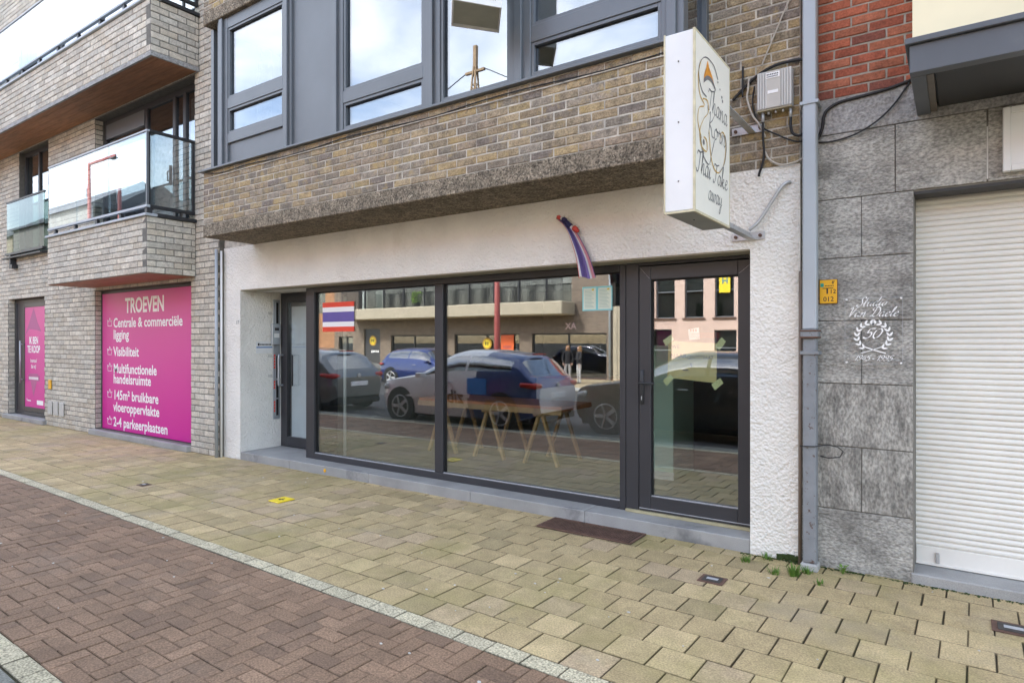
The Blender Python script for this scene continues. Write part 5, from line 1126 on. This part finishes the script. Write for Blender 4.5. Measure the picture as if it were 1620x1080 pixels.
for i, (xa, xb, hh, cm_, lab) in enumerate(((-62, -46.2, 11.5, 'brown', 'tall brown terrace house far down the mirrored street'), (-84, -62.2, 13.5, 'grey', 'tall grey terrace house further down the mirrored street'), (-118, -84.2, 13.0, 'tan', 'tan terrace block at the far end of the mirrored street'))):
    H_ = thing('terrace_house', lab, 'house', ((xa + xb) / 2, OY, OG)); hs = [(x, x + 1.3, z, z + 1.7) for z in (.8, 3.7, 6.5) for x in [xa + 1.2 + 2.7 * q for q in range(int((xb - xa - 1.5) / 2.7))]]
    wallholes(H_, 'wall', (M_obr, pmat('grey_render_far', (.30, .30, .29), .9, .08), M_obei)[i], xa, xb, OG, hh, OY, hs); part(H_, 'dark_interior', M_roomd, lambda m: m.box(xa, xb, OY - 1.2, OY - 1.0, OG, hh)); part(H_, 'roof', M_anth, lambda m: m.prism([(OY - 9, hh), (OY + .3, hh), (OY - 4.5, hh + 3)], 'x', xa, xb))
BT = thing('balcony_plant', 'bright green potted plant on the mirrored brick building balcony', 'plant', (-24.3, OY + .9, 3.49)); r = random.Random(3); m = MB()
for k in range(120):
    a, b_, q = r.uniform(0, 6.28), r.uniform(-1, 1), r.random() ** .5 * .3; cx_, cy_, cz_ = -24.3 + q * math.cos(a), OY + .9 + q * math.sin(a), 4.0 + b_ * .3; s_ = .07; m.quad((cx_ - s_, cy_, cz_ - s_ * .5), (cx_ + s_, cy_ + .03, cz_ - s_ * .3), (cx_ + s_, cy_ + .02, cz_ + s_ * .6), (cx_ - s_, cy_ - .02, cz_ + s_ * .5))
m.build('foliage', pmat('lime_leaf', (.22, .40, .04), .7, .2), BT); part(BT, 'pot', M_dark, lambda m: m.cyl((-24.3, OY + .9, 3.485), .15, .3, 'z', 14, .18))
for x, t, lab in ((-15.2, 'AX', 'pale pink lettering above the mirrored wide entrance'),): 
    SL = thing('facade_lettering', lab, 'lettering', (x, OY, 2.2)); bt = MB(); put_text(bt, t, (x + .35, OY + .01, 2.2), .42, U=(-1, 0, 0), bold=.03); bt.build('letters', pmat('pale_pink_print', (.7, .5, .5), .5, 0), SL)
# red lamp posts
def lamp(x, y, zg, h, arm, label):
    P = thing('red_lamp_post', label, 'lamp post', (x, y, zg), 'red lamp posts along the street'); M_lp = pmat('red_post_paint', (.33, .07, .06), .45, .06)
    part(P, 'pole', M_lp, lambda m: m.tube([(x, y, zg - .02), (x, y, zg + 1.2), (x, y, zg + h)], [.13, .12, .09], 12), True)
    part(P, 'arm', M_lp, lambda m: m.bar((x - .1, y, zg + h - .1), (x + arm, y, zg + h - .1), .11, .12)); part(P, 'lamp_head', M_dark, lambda m: m.box(x + arm - .5, x + arm + .1, y - .12, y + .12, zg + h - .28, zg + h - .191, .02))
    part(P, 'fitting', M_alul, lambda m: (m.box(x - .32, x - .12, y - .1, y + .1, zg + h * .84, zg + h * .88, .02), m.box(x - .32, x - .12, y - .1, y + .1, zg + h * .5, zg + h * .53, .02)))
lamp(-14.9, -9.7, -.25, 9.0, 1.6, 'red lamp post crossing the mirrored balcony in the shop window'); lamp(-43.0, -8.4, -.23, 12.6, 3.4, 'tall red lamp post with arm mirrored in balcony glass')
# lattice mast with cables
LM = thing('lattice_mast', 'tapering lattice mast with cables mirrored in the upstairs window', 'mast', (-26.7, -25, -.42)); mx_, my_, mh = -26.7, -25.0, 20.6; M_mst = pmat('weathered_mast', (.36, .25, .15), .8, .2)
lm = MB(); cs = [(-1, -1), (1, -1), (1, 1), (-1, 1)]
def mp(k, z): r_ = 1.35 * (1 - z / mh) + .08; return (mx_ + cs[k % 4][0] * r_, my_ + cs[k % 4][1] * r_, z - .42)
for k in range(4): lm.bar(mp(k, 0), mp(k, mh), .09, .09)
for q in range(16):
    z0, z1 = mh * (q / 16), mh * ((q + 1) / 16)
    for k in range(4): lm.bar(mp(k, z0), mp(k + 1, z1), .05, .05); lm.bar(mp(k, z1), mp(k + 1, z1), .05, .05)
lm.build('lattice', M_mst, LM); part(LM, 'mast_head', M_mst, lambda m: (m.box(mx_ - .12, mx_ + .12, my_ - .12, my_ + .12, mh - .5, mh + .9), m.box(mx_ - .8, mx_ + .8, my_ - .1, my_ + .1, mh - .9, mh - .75)))
for sg in (-1, 1):
    part(LM, 'cable', M_cable, lambda m: m.tube(spline([(mx_ + sg * .8, my_, mh - .8), (mx_ + sg * 6, my_ + 1, mh - 3.4), (mx_ + sg * 16, my_ + 3, mh - 6.0), (mx_ + sg * 34, my_ + 5, mh - 7.2)], 6), .035, 6))

# ------------------------------------------------------------------ cars
def lerp(tab, s):
    for (a, va), (b, vb) in zip(tab[:-1], tab[1:]):
        if s <= b: t = (s - a) / (b - a) if b > a else 0; return va + (vb - va) * t
    return tab[-1][1]
def smooth(tab, s, w=.022): return sum(lerp(tab, min(1, max(0, s + w * k / 3))) * c for k, c in ((-3, 1), (-2, 2), (-1, 3), (0, 4), (1, 3), (2, 2), (3, 1))) / 16
TOPS = {'hatch': [(0, .40), (.012, .50), (.06, .575), (.24, .655), (.29, .69), (.45, .955), (.53, 1), (.68, .995), (.82, .955), (.885, .915), (.965, .665), (.985, .62), (1, .50)],
        'suv': [(0, .45), (.012, .56), (.05, .61), (.23, .675), (.28, .70), (.42, .955), (.50, 1), (.72, .995), (.86, .95), (.905, .90), (.965, .69), (.985, .64), (1, .50)],
        'saloon': [(0, .40), (.012, .50), (.06, .57), (.26, .66), (.31, .69), (.47, .96), (.54, 1), (.66, .985), (.76, .92), (.89, .73), (.975, .715), (.99, .66), (1, .50)]}
def make_car(label, loc, rz, L, W, H, kind, paint, front_paint=None, group='parked cars mirrored in the glass', rear_alt=None):
    C = thing('parked_car', label, 'car', (0, 0, 0), group)
    plan = [(0, .70), (.02, .84), (.06, .93), (.14, .985), (.24, 1), (.78, 1), (.90, .975), (.965, .92), (.99, .84), (1, .74)]
    belt = [(0, .46), (.05, .55), (.25, .605), (.6, .64), (.9, .67), (1, .56)]; bot = [(0, .20), (.03, .15), (.1, .125), (.9, .125), (.97, .17), (1, .24)]
    N = 84; KL, KU = 8, 18; secs = []
    for i in range(N + 1):
        s = .5 - .5 * math.cos(math.pi * i / N); s = .5 * s + .5 * i / N
        w = smooth(plan, s, .012) * W / 2; tp = smooth(TOPS[kind], s) * H; bl = min(smooth(belt, s) * H, tp - .02); zb = smooth(bot, s) * H; x = L / 2 - s * L; row = []
        for k in range(KL + 1):
            f = k / KL; z = zb + (bl - zb) * f; y = w * (.90 + .10 * math.sin(min(1, f * 1.5 + .1) * math.pi / 2)) * (1 - .045 * max(0, (f - .62) / .38) ** 1.5) + (.012 if .40 < f < .62 else 0); row.append((x, y, z))
        yb = row[-1][1]; hg = tp - bl
        for k in range(1, KU + 1):
            p = math.pi / 2 * k / KU; e = 2 / 3.4; cz = math.sin(p) ** e; cy = math.cos(p) ** e if k < KU else 0
            row.append((x, yb * cy * (1 - .20 * min(1, hg / .5) * cz), bl + hg * cz))
        secs.append((s, row, hg))
    body, side, ws, rw = MB(), MB(), MB(), MB(); K = KL + KU; groups = (body, side, ws, rw); vid = [dict() for _ in groups]
    A0, A1 = (.295, .44); R0, R1 = (.895, .962)
    if kind == 'suv': A0, A1 = .285, .41; R0, R1 = .912, .962
    if kind == 'saloon': A0, A1 = .315, .46; R0, R1 = .765, .885
    def cls(s, k, zf, hg):
        if k < KL: return 0
        p = (k - KL + .5) / KU
        if A0 < s < A1 and p > .52: return 2
        if R0 < s < R1 and p > .50: return 3
        if .315 < s < (.86 if kind != 'saloon' else .80) and p < .46 and p > .03 and hg > .22 and abs(s - .60) > .012 and zf < .86 - (.0 if s < .75 else .12) and s > A0 + .015 + .5 * zf * (A1 - A0) * .9: return 1
        return 0
    for i in range(N):
        for k in range(K):
            s = (secs[i][0] + secs[i + 1][0]) / 2; hg = (secs[i][2] + secs[i + 1][2]) / 2; zf = ((secs[i][1][k][2] + secs[i + 1][1][k + 1][2]) / 2 - secs[i][1][KL][2]) / max(.05, hg)
            c = cls(s, k, zf, hg); g = groups[c]
            body.mi = 1 if (c == 0 and rear_alt and s > rear_alt + .12 * (secs[i][1][k][2] / H)) else 0
            for sg in (1, -1):
                q = []
                for (ii, kk) in ((i, k), (i + 1, k), (i + 1, k + 1), (i, k + 1)):
                    key = (ii, kk, sg if kk < K else 0)
                    if key not in vid[c]: vid[c][key] = len(g.v); p = secs[ii][1][kk]; g.v.append((p[0], p[1] * sg, p[2]))
                    q.append(vid[c][key])
                g.face(q if sg > 0 else q[::-1])
    body.mi = 0
    for ii in (0, N): # close nose and tail
        r_ = secs[ii][1]; n0 = len(body.v); body.v += [(p[0], p[1], p[2]) for p in r_] + [(p[0], -p[1], p[2]) for p in r_[::-1]]; f = list(range(n0, n0 + 2 * len(r_))); body.face(f if ii else f[::-1])
    bo = body.build('body', [paint, front_paint or paint], C, True)
    side.build('side_windows', G_car, C, True); ws.build('windscreen', G_car, C, True); rw.build('rear_window', G_car, C, True)
    part(C, 'cabin', M_seal, lambda m: m.box(-L * .30, L * .16, -W * .36, W * .36, .3, H * .62, .05)); part(C, 'underbody', M_seal, lambda m: m.box(-L * .46, L * .46, -W * .42, W * .42, .14, .32, .03))
    for x in (.325 * L, -.315 * L):
        for sg in (-1, 1):
            rr = H * .215 if kind != 'suv' else H * .225; yy = sg * (W / 2 - .10)
            part(C, 'wheel_arch', M_seal, lambda m: m.cyl((x, sg * (W / 2 - .24), rr + .02), rr * 1.17, sg * .246, 'y', 28))
            wh = MB(); wh.tube([(x, yy - .1 + q[0], rr) for q in ((0, 0), (.03, 0), (.17, 0), (.2, 0))], [rr * .9, rr, rr, rr * .9], 28); wo = wh.build('wheel', pmat('tyre_rubber', (.015, .015, .016), .85, .1), C)
            rm_ = MB(); yo = sg * (W / 2 + .004); rm_.cyl((x, yo - sg * .012, rr), rr * .70, sg * .008, 'y', 24); rm_.build('rim_disc', M_dark, wo)
            sp_ = MB()
            for q in range(5):
                a = q * 2 * math.pi / 5; sp_.bar((x, yo, rr), (x + math.cos(a) * rr * .68, yo, rr + math.sin(a) * rr * .68), .02, rr * .2)
            sp_.tube([(x + math.cos(q * math.pi / 12) * rr * .69, yo, rr + math.sin(q * math.pi / 12) * rr * .69) for q in range(25)], .012, 6); sp_.build('rim', M_galv, wo)
    M_tail = pmat('tail_red', (.40, .015, .012), .2, .05); M_hl = pmat('headlight_glass', (.55, .58, .6), .1, .05)
    zt = H * .545
    for sg in (-1, 1):
        part(C, 'tail_light', M_tail, lambda m: m.tube(spline([(-L * .478, sg * W * .30, zt), (-L * .487, sg * W * .38, zt + .02), (-L * .470, sg * W * .455, zt + .03), (-L * .425, sg * W * .485, zt + .05)], 4), [.03] + [.062] * 6 + [.05] * 3 + [.045] * 3, 8), True)
        part(C, 'headlight', M_hl, lambda m: m.tube(spline([(L * .487, sg * W * .30, H * .44), (L * .470, sg * W * .40, H * .455), (L * .425, sg * W * .475, H * .475)], 4), .055, 8), True)
        part(C, 'mirror', paint, lambda m: m.box(L * .145, L * .185, sg * (W * .49), sg * (W * .59), H * .62, H * .69, .02))
        part(C, 'door_handle', M_alul, lambda m: m.box(-L * .03, L * .01, sg * (W / 2 - .012), sg * (W / 2 + .014), H * .565, H * .58, .004))
    part(C, 'badge', M_alul, lambda m: m.cyl((-L / 2 - .004 + .015, 0, H * .56), .05, -.02, 'x', 16)); part(C, 'brake_light', M_tail, lambda m: m.box(-L * .40, -L * .385, -.2, .2, H * .932, H * .95, .006))
    part(C, 'licence_plate', M_wprt, lambda m: m.box(-L / 2 - .012, -L / 2 + .03, -.26, .26, H * .395, H * .465, .004))
    part(C, 'rear_bumper', M_seal, lambda m: m.box(-L / 2 + .0, -L / 2 + .12, -W * .38, W * .38, .17, .30, .03)); part(C, 'grille', M_seal, lambda m: m.box(L / 2 - .05, L / 2 + .004, -W * .28, W * .28, .28, .42, .02))
    C.location = loc; C.rotation_euler = (0, 0, rz); return C
def paint(n, c, metal=.3): return pmat(n, c, .28, .0, metal=metal, coat=.8)
NZ = -.042
c1 = make_car('dark grey hatchback seen from behind in the left shop window', (-13.95, .10, NZ), R(180), 4.3, 1.80, 1.50, 'hatch', paint('grey_paint', (.13, .14, .15), .6))
c2 = make_car('silver and blue lettered hatchback mirrored in the right shop window', (-8.20, .18, NZ), R(180), 4.0, 1.72, 1.49, 'hatch', paint('silver_paint', (.74, .74, .75), .0), paint('dark_blue_paint', (.02, .045, .16), .2), rear_alt=.585)
lm = MB(); put_text(lm, 'zibbi', (-.42, -.884, .46), .36, U=(1, 0, 0), bold=.02, shear=.15, sx=1.0); lm.build('lettering', pmat('dark_brown_print', (.05, .03, .02), .4, 0), c2)
part(c2, 'blue_emblem', pmat('sky_blue_print', (.02, .20, .62), .35, 0), lambda m: m.tube([(-.55, -.867, .80), (-.75, -.872, .80)], .12, 20)); 
for o in c2.children:
    if o.name.startswith('blue_emblem'):
        for v in o.data.vertices: v.co.x, v.co.z = (v.co.x + .65) * 2.2 - .72, (v.co.z - .80) * 1.25 + .80
        for v in o.data.vertices: v.co.y = -.866 if v.co.y > -.87 else -.879
c3 = make_car('black hatchback whose bonnet shows beside the shop door frame', (-3.78, -.62, NZ - .01), R(180), 4.25, 1.80, 1.50, 'hatch', paint('black_paint', (.012, .013, .016), .2))
c4 = make_car('bright blue compact SUV parked across the street in the mirror', (-17.9, -9.1, -.235), 0, 4.3, 1.83, 1.58, 'suv', paint('blue_paint', (.012, .03, .15), .3))
c5 = make_car('pale silver saloon parked behind the blue SUV in the mirror', (-23.6, -9.1, -.235), 0, 4.5, 1.80, 1.44, 'saloon', paint('pale_paint', (.42, .44, .42), .4))

# ------------------------------------------------------------------ two people across the street
M_skin = pmat('skin', (.50, .30, .22), .6, .05); M_coat = pmat('dark_jacket', (.03, .03, .035), .85, .1); M_trou = pmat('pale_trousers', (.42, .42, .42), .85, .15, 12); M_hair = pmat('light_brown_hair', (.34, .19, .08), .6, .2, 30)
def person(x, y, zg, rz, label, h=1.62, arm=0.0):
    P = thing('person', label, 'person', (x, y, zg), 'two people talking across the street'); k = h / 1.70
    js = {'pel': (0, 0, .92, .125), 'wai': (0, 0, 1.08, .115), 'che': (0, 0, 1.27, .14), 'sho': (0, 0, 1.40, .085), 'nek': (0, -.01, 1.47, .05), 'hea': (0, -.02, 1.56, .085), 'top': (0, -.02, 1.65, .075)}
    for sg, n in ((-1, 'l'), (1, 'r')):
        js.update({'hp' + n: (sg * .09, 0, .88, .085), 'kn' + n: (sg * .10, -.02, .48, .058), 'an' + n: (sg * .10, .01, .08, .042), 'to' + n: (sg * .11, -.13, .03, .036), 'sh' + n: (sg * .17, 0, 1.37, .058), 'el' + n: (sg * .225, .02 - arm * .05, 1.10, .045), 'wr' + n: (sg * (.20 - arm * .1), -.06 - arm * .14, .88 + arm * .22, .032), 'ha' + n: (sg * (.19 - arm * .1), -.09 - arm * .18, .80 + arm * .30, .034)})
    ed = [('pel', 'wai'), ('wai', 'che'), ('che', 'sho'), ('sho', 'nek'), ('nek', 'hea'), ('hea', 'top')] + [e for n in 'lr' for e in (('pel', 'hp' + n), ('hp' + n, 'kn' + n), ('kn' + n, 'an' + n), ('an' + n, 'to' + n), ('sho', 'sh' + n), ('sh' + n, 'el' + n), ('el' + n, 'wr' + n), ('wr' + n, 'ha' + n))]
    names = list(js); me = bpy.data.meshes.new('body'); me.from_pydata([tuple(c * k for c in js[n][:3]) for n in names], [(names.index(a), names.index(b)) for a, b in ed], [])
    o = bpy.data.objects.new('body', me); COL.objects.link(o); md = o.modifiers.new('skin', 'SKIN'); md.use_smooth_shade = True
    for i, n in enumerate(names):
        v = me.skin_vertices[0].data[i]; v.radius = (js[n][3] * k,) * 2; v.use_root = n == 'pel'
    o.modifiers.new('sub', 'SUBSURF').levels = 2; o.modifiers['sub'].render_levels = 2
    dg = bpy.context.evaluated_depsgraph_get(); m2 = bpy.data.meshes.new_from_object(o.evaluated_get(dg)); bpy.data.objects.remove(o)
    for m_ in (M_skin, M_coat, M_trou, M_dark): m2.materials.append(m_)
    for p in m2.polygons:
        z = p.center.z / k; p.use_smooth = True; p.material_index = 0 if z > 1.455 or (abs(p.center.x) > .1 and .70 < z < .90 and abs(p.center.y) > .06) else 1 if z > .86 else 2 if z > .09 else 3
    b = bpy.data.objects.new('body', m2); COL.objects.link(b); b.parent = P; WO[b.name] = (0, 0, 0); hm = MB(); WO['person_tmp'] = (0, 0, 0)
    for i in range(9):
        t = i / 8; hm.tube([(0, .02, (1.665 - t * .36) * k), (0, .035 + .01 * t, (1.62 - t * .36) * k)], [(.085 + .025 * math.sin(t * 3)) * k] * 2, 14)
    me = bpy.data.meshes.new('hair'); me.from_pydata(hm.v, [], hm.f); me.materials.append(M_hair); ho = bpy.data.objects.new('hair', me); COL.objects.link(ho); ho.parent = P
    fm_ = MB(); [fm_.box(sx * k - .012, sx * k + .012, -.108 * k, -.095 * k, 1.555 * k, 1.57 * k) for sx in (-.03, .03)]; fm_.box(-.022, .022, -.104 * k, -.09 * k, 1.495 * k, 1.503 * k); fm_.box(-.010, .010, -.120 * k, -.09 * k, 1.52 * k, 1.55 * k)
    me = bpy.data.meshes.new('face'); me.from_pydata(fm_.v, [], fm_.f); me.materials.append(M_coat); fo = bpy.data.objects.new('face', me); COL.objects.link(fo); fo.parent = P; P.rotation_euler = (0, 0, rz)
person(-13.55, -12.9, -.17, R(150), 'person in dark jacket with long blond hair, left of the mirrored pair', 1.62, 0); person(-13.0, -12.9, -.17, R(215), 'person in dark jacket and pale trousers, right of the mirrored pair', 1.60, 1.0)
